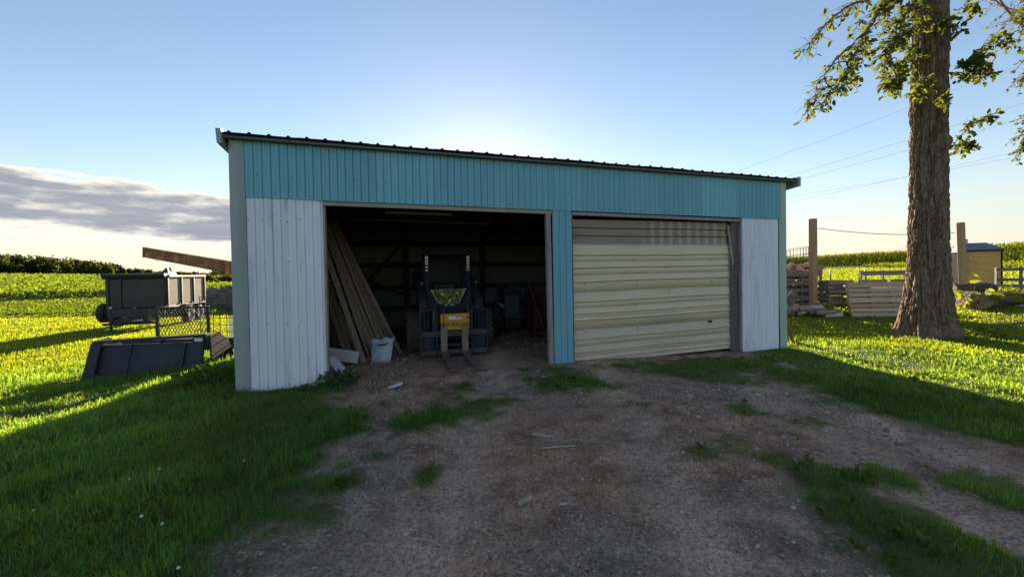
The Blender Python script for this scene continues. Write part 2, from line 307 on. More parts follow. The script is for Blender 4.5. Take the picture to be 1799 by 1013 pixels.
# worn cream door steel, streaked with dirt
def door_mat(name, base1, base2, dirt, cutlo, cuthi):
    return surf(name, base1, base2, 2.2, 0.5, 0.0, 0.06, 30, (0.5, 1, 3), dirt, 1.7, (cutlo, cuthi), vary=0.05)
MT['door'] = door_mat('cream_door_steel', (0.66, 0.54, 0.36), (0.73, 0.61, 0.42), (0.58, 0.48, 0.33), 0.56, 0.80)
MT['door_low'] = door_mat('dirty_cream_door_steel', (0.58, 0.47, 0.34), (0.65, 0.54, 0.40), (0.48, 0.39, 0.29), 0.50, 0.76)
def stained():  # brown stained sheet; pale bars of light are painted into its colour
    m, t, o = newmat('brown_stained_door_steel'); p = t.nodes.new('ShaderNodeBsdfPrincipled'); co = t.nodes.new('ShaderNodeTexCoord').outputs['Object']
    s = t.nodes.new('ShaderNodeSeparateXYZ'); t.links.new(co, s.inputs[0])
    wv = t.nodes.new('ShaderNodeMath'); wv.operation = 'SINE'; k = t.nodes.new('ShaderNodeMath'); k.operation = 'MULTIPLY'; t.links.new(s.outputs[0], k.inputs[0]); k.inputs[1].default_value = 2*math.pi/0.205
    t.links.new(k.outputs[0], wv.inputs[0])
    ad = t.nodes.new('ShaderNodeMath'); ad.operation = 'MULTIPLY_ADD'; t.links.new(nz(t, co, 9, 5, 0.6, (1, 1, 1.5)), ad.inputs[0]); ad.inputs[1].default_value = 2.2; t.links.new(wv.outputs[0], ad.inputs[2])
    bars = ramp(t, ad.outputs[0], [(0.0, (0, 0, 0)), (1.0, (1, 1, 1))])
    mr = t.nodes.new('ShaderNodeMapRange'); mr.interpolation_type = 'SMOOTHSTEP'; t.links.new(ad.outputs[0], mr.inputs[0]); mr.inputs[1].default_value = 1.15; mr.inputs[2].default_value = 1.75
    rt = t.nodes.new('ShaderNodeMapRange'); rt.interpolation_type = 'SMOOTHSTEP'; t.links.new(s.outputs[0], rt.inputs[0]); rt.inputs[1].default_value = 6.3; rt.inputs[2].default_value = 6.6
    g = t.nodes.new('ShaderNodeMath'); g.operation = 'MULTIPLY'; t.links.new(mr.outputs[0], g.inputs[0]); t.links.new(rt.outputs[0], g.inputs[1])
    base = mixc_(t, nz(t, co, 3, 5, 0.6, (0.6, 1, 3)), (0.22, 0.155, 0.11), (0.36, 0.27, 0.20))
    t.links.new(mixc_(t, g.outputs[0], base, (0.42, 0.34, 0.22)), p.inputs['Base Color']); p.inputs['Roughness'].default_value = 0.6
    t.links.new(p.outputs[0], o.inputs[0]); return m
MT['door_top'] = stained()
def glassmat():
    m, t, o = newmat('dark_cab_glass'); p = t.nodes.new('ShaderNodeBsdfPrincipled'); p.inputs['Base Color'].default_value = (0.16, 0.18, 0.18, 1)
    p.inputs['Metallic'].default_value = 0.9; p.inputs['Roughness'].default_value = 0.03; t.links.new(p.outputs[0], o.inputs[0]); return m
MT['glass'] = glassmat()
def bark():
    m, t, o = newmat('tree_bark'); p = t.nodes.new('ShaderNodeBsdfPrincipled'); co = t.nodes.new('ShaderNodeTexCoord').outputs['Object']
    a = nz(t, co, 7, 6, 0.7, (2.4, 2.4, 1.0)); c = ramp(t, a, [(0.3, (0.085, 0.055, 0.038)), (0.5, (0.23, 0.155, 0.108)), (0.72, (0.43, 0.31, 0.22))])
    c = mixc_(t, ramp(t, nz(t, co, 1.6, 3), [(0.5, (0, 0, 0)), (0.75, (1, 1, 1))]), c, (0.27, 0.22, 0.165)); t.links.new(c, p.inputs['Base Color']); p.inputs['Roughness'].default_value = 0.95; p.inputs['Specular IOR Level'].default_value = 0.15
    b = t.nodes.new('ShaderNodeBump'); b.inputs['Strength'].default_value = 0.9; b.inputs['Distance'].default_value = 0.04; t.links.new(nz(t, co, 12, 6, 0.75, (2.2, 2.2, 1.0)), b.inputs['Height']); t.links.new(b.outputs[0], p.inputs['Normal'])
    t.links.new(p.outputs[0], o.inputs[0]); return m
MT['bark'] = bark()

# ------------------------------------------------------------------ terrain
SHED = Vector((-3.688, 5.234, 0.0)); SHED_A = math.atan2(0.29280, 0.95617); DU = np.array([0.95617, 0.29280]); NN = np.array([0.29280, -0.95617])
SW, SD = 9.72, 6.2                    # shed width and depth
def to_local(x, y):
    dx, dy = x-SHED.x, y-SHED.y; return dx*DU[0]+dy*DU[1], -(dx*NN[0]+dy*NN[1])
def shed_world(u, v, z=0.0):
    return Vector((SHED.x+DU[0]*u-NN[0]*v, SHED.y+DU[1]*u-NN[1]*v, z))
DIRT = np.array([(-2.9,7.6),(-2.5,5.5),(-2.1,4.85),(-1.65,4.35),(-1.5,3.9),(-1.57,3.42),(-1.43,2.95),(-1.29,2.66),(-1.36,2.4),(-1.45,2.1),(-1.6,1.2),(-1.8,-1),(-2,-8),(6,-8),(6.5,1.5),(5.2,2.6),(4.6,3.2),(4.25,3.66),(4.05,4.05),(3.8,4.8),(3.55,5.75),(4.3,6.6),(4.8,8.2),(1,8.2)])
GRASSP = [np.array(p) for p in (
 [(-1.22,4.02),(-1.1,4.3),(-0.74,4.9),(-0.02,5.0),(0.08,4.78),(-0.28,4.32),(-0.66,4.02),(-1.1,3.86)],
 [(0.21,6.31),(0.71,6.66),(0.98,6.25),(1.56,5.42),(1.48,5.16),(0.41,4.95),(0.14,5.51)],
 [(0.98,6.3),(2.17,6.75),(4.07,7.4),(5.06,6.98),(3.57,5.74),(2.93,5.25),(2.31,5.55),(1.73,6.0)],
 [(1.97,3.51),(2.12,3.38),(2.26,2.98),(2.42,2.72),(2.55,2.45),(2.75,2.25),(3.3,2.1),(4.4,0.6),(2.2,0.2),(1.9,1.95),(2.02,2.23),(2.08,2.56),(1.98,2.92),(1.88,3.29)])]
TUFTS = [(-0.7,3.0,0.13),(-0.9,3.09,0.06),(1.57,3.25,0.10),(2.86,2.99,0.17),(3.44,2.76,0.30),(2.59,4.27,0.22),(-1.2,3.21,0.10),(-0.72,5.29,0.28),(-1.3,2.5,0.16),(-1.25,3.0,0.1),(3.0,4.0,0.10),(1.5,4.6,0.10)]
def sdist(P, poly):
    x, y = P; d2 = np.full(x.shape, 1e9); ins = np.zeros(x.shape, bool); n = len(poly)
    for i in range(n):
        ax, ay = poly[i]; bx, by = poly[(i+1) % n]; ex, ey = bx-ax, by-ay
        t = np.clip(((x-ax)*ex+(y-ay)*ey)/(ex*ex+ey*ey), 0, 1); d2 = np.minimum(d2, (x-ax-t*ex)**2+(y-ay-t*ey)**2)
        c = (ay > y) != (by > y)
        with np.errstate(divide='ignore', invalid='ignore'): ins ^= c & (x < (bx-ax)*(y-ay)/(by-ay if by != ay else 1e-9)+ax)
    d = np.sqrt(d2); return np.where(ins, d, -d)
def grassiness(x, y):
    """1 on turf, 0 on bare dirt"""
    x = np.asarray(x, float); y = np.asarray(y, float)
    n = (fbm(x*1.7, y*1.7, o=4, s=5)-0.5); n2 = fbm(x*6, y*6, o=3, s=9)-0.5
    g = 1-ss(sdist((x, y), DIRT)+n*0.75+n2*0.45, -0.30, 0.16)
    for p in GRASSP: g = np.maximum(g, 0.9*ss(sdist((x, y), p)+n*0.7+n2*0.6, -0.14, 0.22))
    for tx, ty, r in TUFTS: g = np.maximum(g, 0.8*ss(r-np.hypot(x-tx, y-ty)+n*0.4+n2*0.45, -0.10, 0.14))
    u, v = to_local(x, y)
    g = g*(1-ss(u, 1.3, 1.6)*(1-ss(u, SW-0.5, SW-0.3))*ss(v, -0.1, 0.25)*(1-ss(v, SD, SD+0.2))*1.0)
    g = g*(1-((u > 0.0) & (u < SW) & (v > 0.05) & (v < SD)))
    return g
def height(x, y, fine=True):
    x = np.asarray(x, float); y = np.asarray(y, float); d = np.hypot(x, y)
    z = -0.11*ss(x, 0.5, 5.5) - 0.33*ss(-x, 4.4, 9.5)*ss(y, 1.0, 7.0)
    z = z + np.where(x > 12, 0.032*np.clip(x-12, 0, 42)+0.008*np.clip(x-54, 0, 300), 0)*ss(y, -10, 12)
    azd = np.degrees(np.arctan2(-x, y)); z = z + 0.0188*np.clip((azd-27)/25, 0, 1.15)*np.clip(d-66, 0, 500)*ss(y, -5, 30)
    if fine:
        u, v = to_local(x, y); near = 1-ss(d, 14, 40); inside = ((u > -0.05) & (u < SW+0.05) & (v > -0.1) & (v < SD+0.1))
        gm = grassiness(x, y); amp = near*np.where(inside, 0.35, 1.0)
        z = z + amp*((fbm(x*0.8, y*0.8, o=3, s=2)-0.5)*0.09 + (1-gm)*((fbm(x*3.2, y*3.2, o=4, s=3)-0.5)*0.075 + (fbm(x*14, y*14, o=2, s=8)-0.5)*0.022) + gm*0.015)
        # wheel ruts running out of the two bays
        for c0, k in ((-0.5, 0.10), (1.05, 0.25), (2.9, 0.30), (3.6, 0.1)):
            z = z - amp*(1-gm)*0.05*np.exp(-((x-c0-k*(y-3)*0.35)/0.22)**2)
    return z
def zat(x, y): return float(height(np.array([x]), np.array([y]))[0])
def axis_pts(lo, hi, a, b, step, grow=1.13):
    c = list(np.arange(a, b+1e-6, step)); s = step; p = c[-1]
    while p < hi: s *= grow; p += s; c.append(p)
    s = step; p = c[0]; pre = []
    while p > lo: s *= grow; p -= s; pre.append(p)
    return np.array(pre[::-1]+c)
gx = axis_pts(-900, 900, -5.5, 7.5, 0.036, 1.09); gy = axis_pts(-600, 900, 1.3, 8.0, 0.032, 1.09)
GX, GY = np.meshgrid(gx, gy); GZ = height(GX.ravel(), GY.ravel()); V = np.stack([GX.ravel(), GY.ravel(), GZ], 1)
nx, ny = len(gx), len(gy); ii = np.arange(nx*ny).reshape(ny, nx)
F = np.stack([ii[:-1, :-1].ravel(), ii[:-1, 1:].ravel(), ii[1:, 1:].ravel(), ii[1:, :-1].ravel()], 1)
GM = grassiness(GX.ravel(), GY.ravel())
def ground_mat():
    m, t, o = newmat('dirt_and_turf'); p = t.nodes.new('ShaderNodeBsdfPrincipled'); co = t.nodes.new('ShaderNodeTexCoord').outputs['Object']
    a = t.nodes.new('ShaderNodeAttribute'); a.attribute_name = 'col'; sp = t.nodes.new('ShaderNodeSeparateColor'); t.links.new(a.outputs['Color'], sp.inputs[0])
    brown = ramp(t, nz(t, co, 3.1, 6, 0.65), [(0.30, (0.23, 0.125, 0.075)), (0.50, (0.40, 0.232, 0.145)), (0.70, (0.55, 0.345, 0.22))])
    gravel = ramp(t, nz(t, co, 4.2, 6, 0.65, off=3.3), [(0.30, (0.19, 0.122, 0.085)), (0.52, (0.35, 0.232, 0.165)), (0.72, (0.49, 0.345, 0.26))])
    dirt = mixc_(t, sp.outputs[1], brown, gravel)
    dirt = mixc_(t, sp.outputs[2], dirt, (0.58, 0.375, 0.26))
    dark = ramp(t, nz(t, co, 2.4, 5, 0.7, off=9.1), [(0.50, (1.1, 1.1, 1.1)), (0.72, (0.52, 0.47, 0.44))]); dirt = mixc_(t, 1.0, dirt, dark, 'MULTIPLY')
    grit = ramp(t, nz(t, co, 42, 4, 0.75), [(0.36, (0.40, 0.38, 0.38)), (0.5, (0.95, 0.95, 0.95)), (0.66, (1.5, 1.46, 1.42))])
    dirt = mixc_(t, 0.9, dirt, grit, 'MULTIPLY')
    turf = ramp(t, nz(t, co, 2.2, 6, 0.6), [(0.3, (0.045, 0.075, 0.020)), (0.55, (0.085, 0.130, 0.028)), (0.8, (0.13, 0.16, 0.045))])
    turf = mixc_(t, ramp(t, nz(t, co, 0.35, 3, 0.5), [(0.45, (0, 0, 0)), (0.7, (1, 1, 1))]), turf, (0.075, 0.105, 0.028))
    c = mixc_(t, sp.outputs[0], dirt, turf); t.links.new(c, p.inputs['Base Color']); p.inputs['Roughness'].default_value = 0.95; p.inputs['Specular IOR Level'].default_value = 0.12
    b = t.nodes.new('ShaderNodeBump'); b.inputs['Strength'].default_value = 0.75; b.inputs['Distance'].default_value = 0.02; t.links.new(nz(t, co, 38, 6, 0.7), b.inputs['Height']); t.links.new(b.outputs[0], p.inputs['Normal'])
    t.links.new(p.outputs[0], o.inputs[0]); return m
gxr, gyr = GX.ravel(), GY.ravel()
PATCH = ss(fbm(gxr*0.55+4, gyr*0.55, o=4, s=101), 0.46, 0.66)
TRACK = np.zeros_like(gxr)
for c0, k_ in ((-0.45, 0.10), (1.15, 0.25), (2.95, 0.30), (3.7, 0.1)): TRACK = np.maximum(TRACK, np.exp(-((gxr-c0-k_*(gyr-3)*0.35+0.25*(fbm(gyr*0.7, gxr*0, o=2, s=7)-0.5))/0.26)**2))
TRACK = TRACK*(0.45+0.8*fbm(gxr*1.5, gyr*1.5, o=3, s=103))
ground = fast('ground', V, [F], ground_mat(), None, np.stack([GM, PATCH, np.clip(TRACK, 0, 1)], 1), True); ground['kind'] = 'structure'

# ------------------------------------------------------------------ the shed
TURQ_L, TURQ_R = 2.612, 2.530         # lower edge of the turquoise band at both ends
def zline(u): return TURQ_L + (TURQ_R-TURQ_L)*u/SW
def ztop(u): return 3.385 - 0.075*u/SW
shed = thing('pole_shed', 'long open-fronted metal shed with turquoise band, white corners and two bays', 'shed', SHED, SHED_A)
def corr(u0, u1, zb, zt, pitch=0.1035, dep=0.022, face=0.0, nzs=14, wob=0.004, seed=0, lap=0.0, flip=False):
    """vertical ribbed sheet in the u-z plane, ribs standing out towards -y"""
    us, ds = [], []; u = u0
    while u < u1-1e-4:
        for f, d in ((0, 0), (0.055, 0), (0.10, 0.95), (0.16, 1.0), (0.52, 0.80), (0.58, 0.62), (0.64, 0.80), (0.90, 1.0), (0.955, 0.95)):
            if u+f*pitch <= u1: us.append(u+f*pitch); ds.append(d*dep)
        u += pitch
    us.append(u1); ds.append(0); us = np.array(us); ds = np.array(ds); t = np.linspace(0, 1, nzs)
    UU, TT = np.meshgrid(us, t); ZB = np.array([zb(a) for a in us]); ZT = np.array([zt(a) for a in us]); ZZ = ZB+(ZT-ZB)*TT
    W = (fbm(UU*2.3+seed*7, ZZ*1.7, o=3, s=seed)-0.5)*wob*2
    Y = face - ds[None, :] - lap + W*(-1 if flip else 1)
    if flip: Y = -(Y-face)+face
    V = np.stack([UU.ravel(), Y.ravel(), ZZ.ravel()], 1); n = len(us); ii = np.arange(n*nzs).reshape(nzs, n)
    return V, np.stack([ii[:-1, :-1].ravel(), ii[:-1, 1:].ravel(), ii[1:, 1:].ravel(), ii[1:, :-1].ravel()], 1)
def sheet(name, mat, *a, **k):
    V, Fq = corr(*a, **k); return fast(name, V, [Fq], mat, shed)
# turquoise band: overlapping sheets
edges = list(np.arange(0.15, 9.5, 0.828)) + [9.57]
if edges[-1]-edges[-2] < 0.3: edges.pop(-2)
for i in range(len(edges)-1):
    sheet('siding_sheet', MT['turq'], edges[i], edges[i+1]+0.012, lambda u: zline(u)-0.004*(i % 3 == 1), ztop, face=-0.020, nzs=6, seed=i, lap=0.0012*(i % 2))
for i, (a, b) in enumerate(((0.15, 0.655), (0.645, 1.088))):
    sheet('siding_sheet', MT['white'], a, b, lambda u: -0.035-0.02*u+0.006*math.sin(u*9), lambda u: zline(u)+0.02, face=-0.003-0.0012*i, seed=20+i, wob=0.007, nzs=26)
sheet('siding_sheet', MT['turq'], 4.578, 4.925, lambda u: -0.155+0.10*(u-4.578), lambda u: zline(u)+0.02, face=-0.003, seed=31, pitch=0.115, nzs=26, wob=0.006)
for i, (a, b) in enumerate(((8.585, 9.10), (9.09, 9.555))):
    sheet('siding_sheet', MT['white'], a, b, lambda u: -0.10, lambda u: zline(u)+0.02, face=-0.003-0.0012*i, seed=40+i, wob=0.005, nzs=26)
# corner trims
def trim(name, mat, u0, u1, side, z0, z1, seed):
    n = 30; zs = np.linspace(z0, z1, n); V = []; prof = [(u0, 0.16), (u0, -0.042), (u0+0.004, -0.046), (u1-0.035, -0.046), (u1-0.030, -0.040), (u1-0.008, -0.040), (u1, -0.022)] if side < 0 else [(u0, -0.022), (u0+0.008, -0.040), (u0+0.03, -0.040), (u0+0.035, -0.046), (u1-0.004, -0.046), (u1, -0.042), (u1, 0.16)]
    for z in zs:
        wv = 0.010*(float(fbm(np.array([z*1.4]), np.array([seed*3.1]), o=3, s=seed)[0])-0.5)*2
        flare = 0.02*max(0, 0.5-z)**2*side
        for (a, b) in prof: V.append((a+wv+flare, b-abs(flare)*0.5, z))
    m = len(prof); ii = np.arange(n*m).reshape(n, m)
    return fast(name, np.array(V), [np.stack([ii[:-1, :-1].ravel(), ii[:-1, 1:].ravel(), ii[1:, 1:].ravel(), ii[1:, :-1].ravel()], 1)], mat, shed)
trim('corner_trim', MT['trimL'], -0.02, 0.158, -1, -0.01, 3.395, 1); trim('corner_trim', MT['trimR'], 9.553, 9.725, 1, -0.13, 3.315, 2)
# other walls
def wall_sheets(axis_u, v_or_u, a, b, zt, seed):
    e = list(np.arange(a, b-0.3, 0.828))+[b]
    for i in range(len(e)-1):
        V, Fq = corr(e[i], e[i+1], lambda s: -0.12, zt, pitch=0.207, nzs=4, seed=seed+i, wob=0.0)
        if axis_u: V[:, 1] = v_or_u - (V[:, 1])
        else: V = np.stack([np.full(len(V), v_or_u)+V[:, 1]*(1 if v_or_u < 1 else -1), V[:, 0], V[:, 2]], 1)
        fast('wall_sheet', V, [Fq], MT['wall_old'], shed)
BACKZ = 2.80
def roofz(u, v): return ztop(u)+0.028 - (ztop(u)-BACKZ)*v/SD
wall_sheets(True, SD, 0.0, SW, lambda u: roofz(u, SD)+0.012, 60)
wall_sheets(False, 0.0, 0.16, SD, lambda v: roofz(0, v)+0.004, 80); wall_sheets(False, SW, 0.16, SD, lambda v: roofz(SW, v)+0.004, 95)
# roof sheets, ribs running front to back
re_ = list(np.arange(-0.10, 9.9, 0.914))
re_ = re_[:-1]+[9.955] if 9.955-re_[-1] < 0.3 else re_+[9.955]
for i in range(len(re_)-1):
    us, hs = [], []; u = re_[i]
    while u < re_[i+1]-0.02:
        for du_, h in ((0, 0), (0.09, 0), (0.105, 0.02), (0.128, 0.02), (0.143, 0)):
            if u+du_ < re_[i+1]: us.append(u+du_); hs.append(h)
        u += 0.2285
    us.append(re_[i+1]); hs.append(0.0); us = np.array(us); hs = np.array(hs); vs = np.linspace(-0.13-0.012*(i % 2), SD+0.15, 9)
    UU, VV = np.meshgrid(us, vs); ZZ = np.array([[roofz(a, b) for a in us] for b in vs])+hs[None, :]+(fbm(UU*1.3, VV, o=2, s=3)-0.5)*0.012
    n = len(us); k = np.arange(n*9).reshape(9, n)
    fast('roof_sheet', np.stack([UU.ravel(), VV.ravel(), ZZ.ravel()], 1), [np.stack([k[:-1, :-1].ravel(), k[:-1, 1:].ravel(), k[1:, 1:].ravel(), k[1:, :-1].ravel()], 1)], MT['roof'], shed)
# rake trims at both ends and drip edge
for u0, u1, s in ((-0.125, -0.06, 0), (9.93, 9.99, SW)):
    m_ = MB(); zf, zb_ = roofz(s, -0.15), roofz(s, SD+0.15)
    m_.add([(u0,-0.15,zf+0.035),(u1,-0.15,zf+0.035),(u1,-0.15,zf-0.15),(u0+0.012,-0.15,zf-0.15),(u0,SD+0.15,zb_+0.035),(u1,SD+0.15,zb_+0.035),(u1,SD+0.15,zb_-0.15),(u0+0.012,SD+0.15,zb_-0.15)],
           [(0,3,2,1),(4,5,6,7),(0,1,5,4),(1,2,6,5),(2,3,7,6),(3,0,4,7)]); m_.build('rake_trim', MT['trimL'], shed)
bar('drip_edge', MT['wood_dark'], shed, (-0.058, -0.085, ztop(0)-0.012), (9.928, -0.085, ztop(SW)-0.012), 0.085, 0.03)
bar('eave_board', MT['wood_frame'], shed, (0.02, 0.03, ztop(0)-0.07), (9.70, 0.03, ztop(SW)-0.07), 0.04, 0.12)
bar('eave_closure', MT['wood_frame'], shed, (-0.05, SD+0.05, roofz(0, SD)-0.02), (9.92, SD+0.05, roofz(SW, SD)-0.02), 0.06, 0.10)
for uu in (-0.035, SW+0.04): bar('rake_closure', MT['wood_frame'], shed, (uu, -0.02, roofz(uu, 0)-0.035), (uu, SD, roofz(uu, SD)-0.035), 0.05, 0.075)
# framing you can see through the open bay
hz1, hz2 = zline(1.1), zline(4.5)
bar('header_board', MT['wood_paleh'], shed, (1.092, 0.012, hz1-0.034), (4.574, 0.012, hz2-0.034), 0.05, 0.062, 0.003)
bar('header_beam', MT['wood_frame'], shed, (1.0, 0.085, zline(1)+0.10), (8.7, 0.085, zline(8.7)+0.10), 0.09, 0.24, 0.004)
bar('door_header_board', MT['wood_jamb'], shed, (4.932, 0.000, zline(5)-0.042), (8.60, 0.000, zline(8.5)-0.052), 0.05, 0.055, 0.003)
box('jamb_board', MT['wood_pale'], shed, 1.0895, 1.112, -0.012, 0.13, 0.02, hz1-0.07, 0.003)
box('jamb_post', MT['wood_frame'], shed, 1.0, 1.085, 0.012, 0.15, -0.1, hz1-0.01, 0.003)
MB().bar((4.528, 0.03, -0.12), (4.505, 0.03, hz2-0.068), 0.075, 0.09, (0, 1, 0)).build('jamb_board', MT['wood_jamb'], shed, 0.004)
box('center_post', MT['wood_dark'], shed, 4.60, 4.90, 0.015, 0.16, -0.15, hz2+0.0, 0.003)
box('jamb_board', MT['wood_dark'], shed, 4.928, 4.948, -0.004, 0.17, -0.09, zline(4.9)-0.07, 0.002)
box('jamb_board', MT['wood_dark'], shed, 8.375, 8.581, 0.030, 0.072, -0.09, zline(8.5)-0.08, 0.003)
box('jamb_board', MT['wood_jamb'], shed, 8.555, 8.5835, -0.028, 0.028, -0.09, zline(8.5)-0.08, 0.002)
MB().bar((8.40, 0.02, 1.62), (8.33, 0.06, 2.40), 0.02, 0.05, (1, 0, 0)).build('door_track', MT['wood_jamb'], shed)
MB().tube([(8.47, 0.022, 1.55), (8.45, 0.005, 1.62), (8.49, 0.0, 1.67), (8.55, 0.0, 1.66)], 0.008, 5).build('hook', MT['rust'], shed)
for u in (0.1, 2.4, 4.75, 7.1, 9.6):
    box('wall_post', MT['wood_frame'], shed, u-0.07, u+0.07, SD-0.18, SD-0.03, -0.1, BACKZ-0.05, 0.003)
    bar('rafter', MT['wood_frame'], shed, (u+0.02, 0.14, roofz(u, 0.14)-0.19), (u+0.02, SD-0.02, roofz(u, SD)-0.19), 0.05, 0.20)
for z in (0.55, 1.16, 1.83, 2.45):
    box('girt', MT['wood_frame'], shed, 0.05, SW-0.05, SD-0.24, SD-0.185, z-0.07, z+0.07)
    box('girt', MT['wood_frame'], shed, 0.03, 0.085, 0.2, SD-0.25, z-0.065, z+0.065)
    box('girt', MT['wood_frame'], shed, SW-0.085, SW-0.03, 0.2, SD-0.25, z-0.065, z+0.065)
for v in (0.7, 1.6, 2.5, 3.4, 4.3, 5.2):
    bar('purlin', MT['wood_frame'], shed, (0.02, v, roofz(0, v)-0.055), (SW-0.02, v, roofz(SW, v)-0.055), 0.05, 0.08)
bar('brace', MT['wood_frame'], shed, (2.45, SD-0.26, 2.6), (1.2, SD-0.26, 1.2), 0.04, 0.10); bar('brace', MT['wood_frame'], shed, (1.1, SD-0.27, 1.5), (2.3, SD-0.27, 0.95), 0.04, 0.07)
bar('ceiling_board', MT['sticker'], shed, (1.90, 2.2, 2.79), (3.23, 2.2, 2.78), 0.10, 0.035, 0.003)
bar('overhead_track', MT['wood_jamb'], shed, (1.25, 2.6, 2.70), (4.2, 2.6, 2.645), 0.05, 0.03)
for a in (1.35, 4.1): bar('track_hanger', MT['wood_frame'], shed, (a, 2.6, 2.70), (a, 2.6, 3.02), 0.03, 0.03)
for a in (2.0, 3.1): bar('track_hanger', MT['wood_frame'], shed, (a, 2.2, 2.80), (a, 2.2, 3.06), 0.03, 0.03)
# screws along the sheets
sc = MB()
def screw(u, z, y): sc.lathe([(-0.006, 0.0), (-0.006, 0.0075), (0.0, 0.0085)], 6, (u, y, z), 'y')
for row, off in ((0.30, 0), (0.05, 0.2), (0.68, 0.1)):
    u = 0.30+off
    while u < 9.5: screw(u+random.uniform(-.02, .02), zline(u)+row+random.uniform(-.012, .012), -0.036); u += 0.414
for z in (0.08, 0.9, 1.72, 2.3):
    for u in (0.19, 0.35, 0.62, 0.80, 1.04, 8.64, 8.86, 9.10, 9.30, 9.50, 4.62, 4.87): screw(u+random.uniform(-.02, .02), z+random.uniform(-.03, .03), -0.019)
tag(sc.build('screws', MT['wood_dark'], shed), kind='stuff')
# the closed overhead door of ribbed steel sheets laid sideways
door = bpy.data.objects.new('overhead_door', None); link(door, shed); tag(door, 'closed cream overhead door of ribbed steel with brown stained top and light bars painted on it')
def hsheet(z0, z1, ribs, mat, y0, seed, minor=()):
    """horizontal ribbed sheet: each rib's lower lip overhangs the next course"""
    prof = [(z0, 0.012)]
    for r in ribs: prof += [(r-0.020, 0.004), (r-0.013, 0.000), (r-0.011, -0.030), (r-0.001, -0.030), (r, 0.030), (r+0.010, 0.031), (r+0.040, 0.016)]
    for q in minor: prof += [(q-0.007, 0.013), (q-0.004, 0.000), (q+0.003, 0.000), (q+0.006, 0.015)]
    prof += [(z1, 0.008)]; prof.sort(); us = np.linspace(4.958, 8.352, 40)
    V = []
    for (z, d) in prof:
        for u in us:
            skew = 0.055*(u-4.955)/3.4*(1-max(0, z)/2.45)
            V.append((u, y0-d+0.008*(float(vnoise(np.array([u*1.6]), np.array([z*1.3+seed]))[0])-0.5), z+skew+0.004*math.sin(u*2.1+z*5)))
    m, n = len(prof), len(us); k = np.arange(m*n).reshape(m, n)
    return fast('door_sheet', np.array(V), [np.stack([k[:-1, :-1].ravel(), k[:-1, 1:].ravel(), k[1:, 1:].ravel(), k[1:, :-1].ravel()], 1)], mat, door)
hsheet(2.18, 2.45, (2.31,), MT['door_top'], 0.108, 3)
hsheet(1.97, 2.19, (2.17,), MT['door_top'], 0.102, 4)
hsheet(1.33, 2.005, (1.82, 1.60, 1.36), MT['door'], 0.090, 5, (1.71, 1.475))
hsheet(0.66, 1.335, (1.015, 0.80, 0.685), MT['door'], 0.087, 6, (1.18, 0.91, 0.74))
hsheet(-0.075, 0.665, (0.355, 0.135, 0.005), MT['door_low'], 0.084, 7, (0.52, 0.245, 0.07))
box('door_edge_strip', MT['wood_jamb'], door, 8.353, 8.366, 0.05, 0.10, -0.03, 2.02); box('door_edge_strip', MT['wood_dark'], door, 4.9495, 4.9575, 0.05, 0.10, -0.06, 2.3)
box('handle_slot', MT['black'], door, 7.83, 7.91, 0.045, 0.062, 0.515, 0.555); box('top_lip', MT['cardboard'], door, 4.96, 8.35, 0.070, 0.0815, 2.004, 2.018)
hl = MB()
for (u, z) in ((6.2, 1.72), (6.2, 0.92), (6.2, 0.28), (6.24, 1.36), (6.24, 1.28), (7.9, 1.70), (7.92, 1.30), (7.93, 1.24), (7.9, 0.92), (5.2, 1.32), (5.19, 1.22), (5.2, 0.5), (6.25, 0.50), (6.25, 0.44), (7.0, 0.2), (6.95, 1.15)):
    hl.lathe([(-0.004, 0.0), (-0.004, 0.010), (0.0, 0.011)], 6, (u, 0.060, z), 'y')
tag(hl.build('bolt_heads', MT['wood_dark'], door), kind='stuff')
box('sill_board', MT['wood_grey'], shed, 0.25, 1.08, 0.0, 0.05, -0.13, -0.045, 0.004)

# ------------------------------------------------------------------ skid steer loader in the open bay (local: x right, -y forward)
p = shed_world(3.09, 1.22); SK = thing('skid_steer_loader', 'dark skid steer loader with yellow front plate and pallet forks, parked in open bay', 'loader', (p.x, p.y, zat(p.x, p.y)+0.005), SHED_A)
L = MT['loader']
MB().prism([(0.42, 0.30), (0.42, 0.72), (0.62, 0.95), (2.35, 0.95), (2.45, 0.80), (2.45, 0.32), (2.2, 0.24), (0.6, 0.24)], -0.52, 0.52).build('chassis', L, SK, 0.02)
MB().prism([(1.75, 0.952), (1.75, 1.28), (2.3, 1.22), (2.42, 0.952)], -0.45, 0.45).build('engine_hood', L, SK, 0.02)
for sx in (-1, 1):
    for cy in (0.72, 1.78):
        wh = bpy.data.objects.new('wheel', None); link(wh, SK); wh.location = (sx*0.70, cy, 0.385)
        t_ = MB().lathe([(-0.11, 0.20), (-0.135, 0.24), (-0.14, 0.33), (-0.11, 0.365), (0.11, 0.365), (0.14, 0.33), (0.135, 0.24), (0.11, 0.20)], 32)
        for k in range(18):
            a = 2*math.pi*k/18
            for s2 in (-1, 1):
                a2 = a + (0.17 if s2 > 0 else 0)
                t_.bar((s2*0.010, 0.375*math.cos(a2), 0.375*math.sin(a2)), (s2*0.138, 0.362*math.cos(a2+0.16), 0.362*math.sin(a2+0.16)), 0.045, 0.04, (0, math.cos(a2), math.sin(a2)))
        t_.build('tyre', MT['rubber_mud'], wh)
        MB().lathe([(sx*0.02, 0.0), (sx*0.03, 0.12), (sx*0.10, 0.17), (sx*0.11, 0.205), (-sx*0.11, 0.205)], 20).build('rim', MT['fork'], wh)
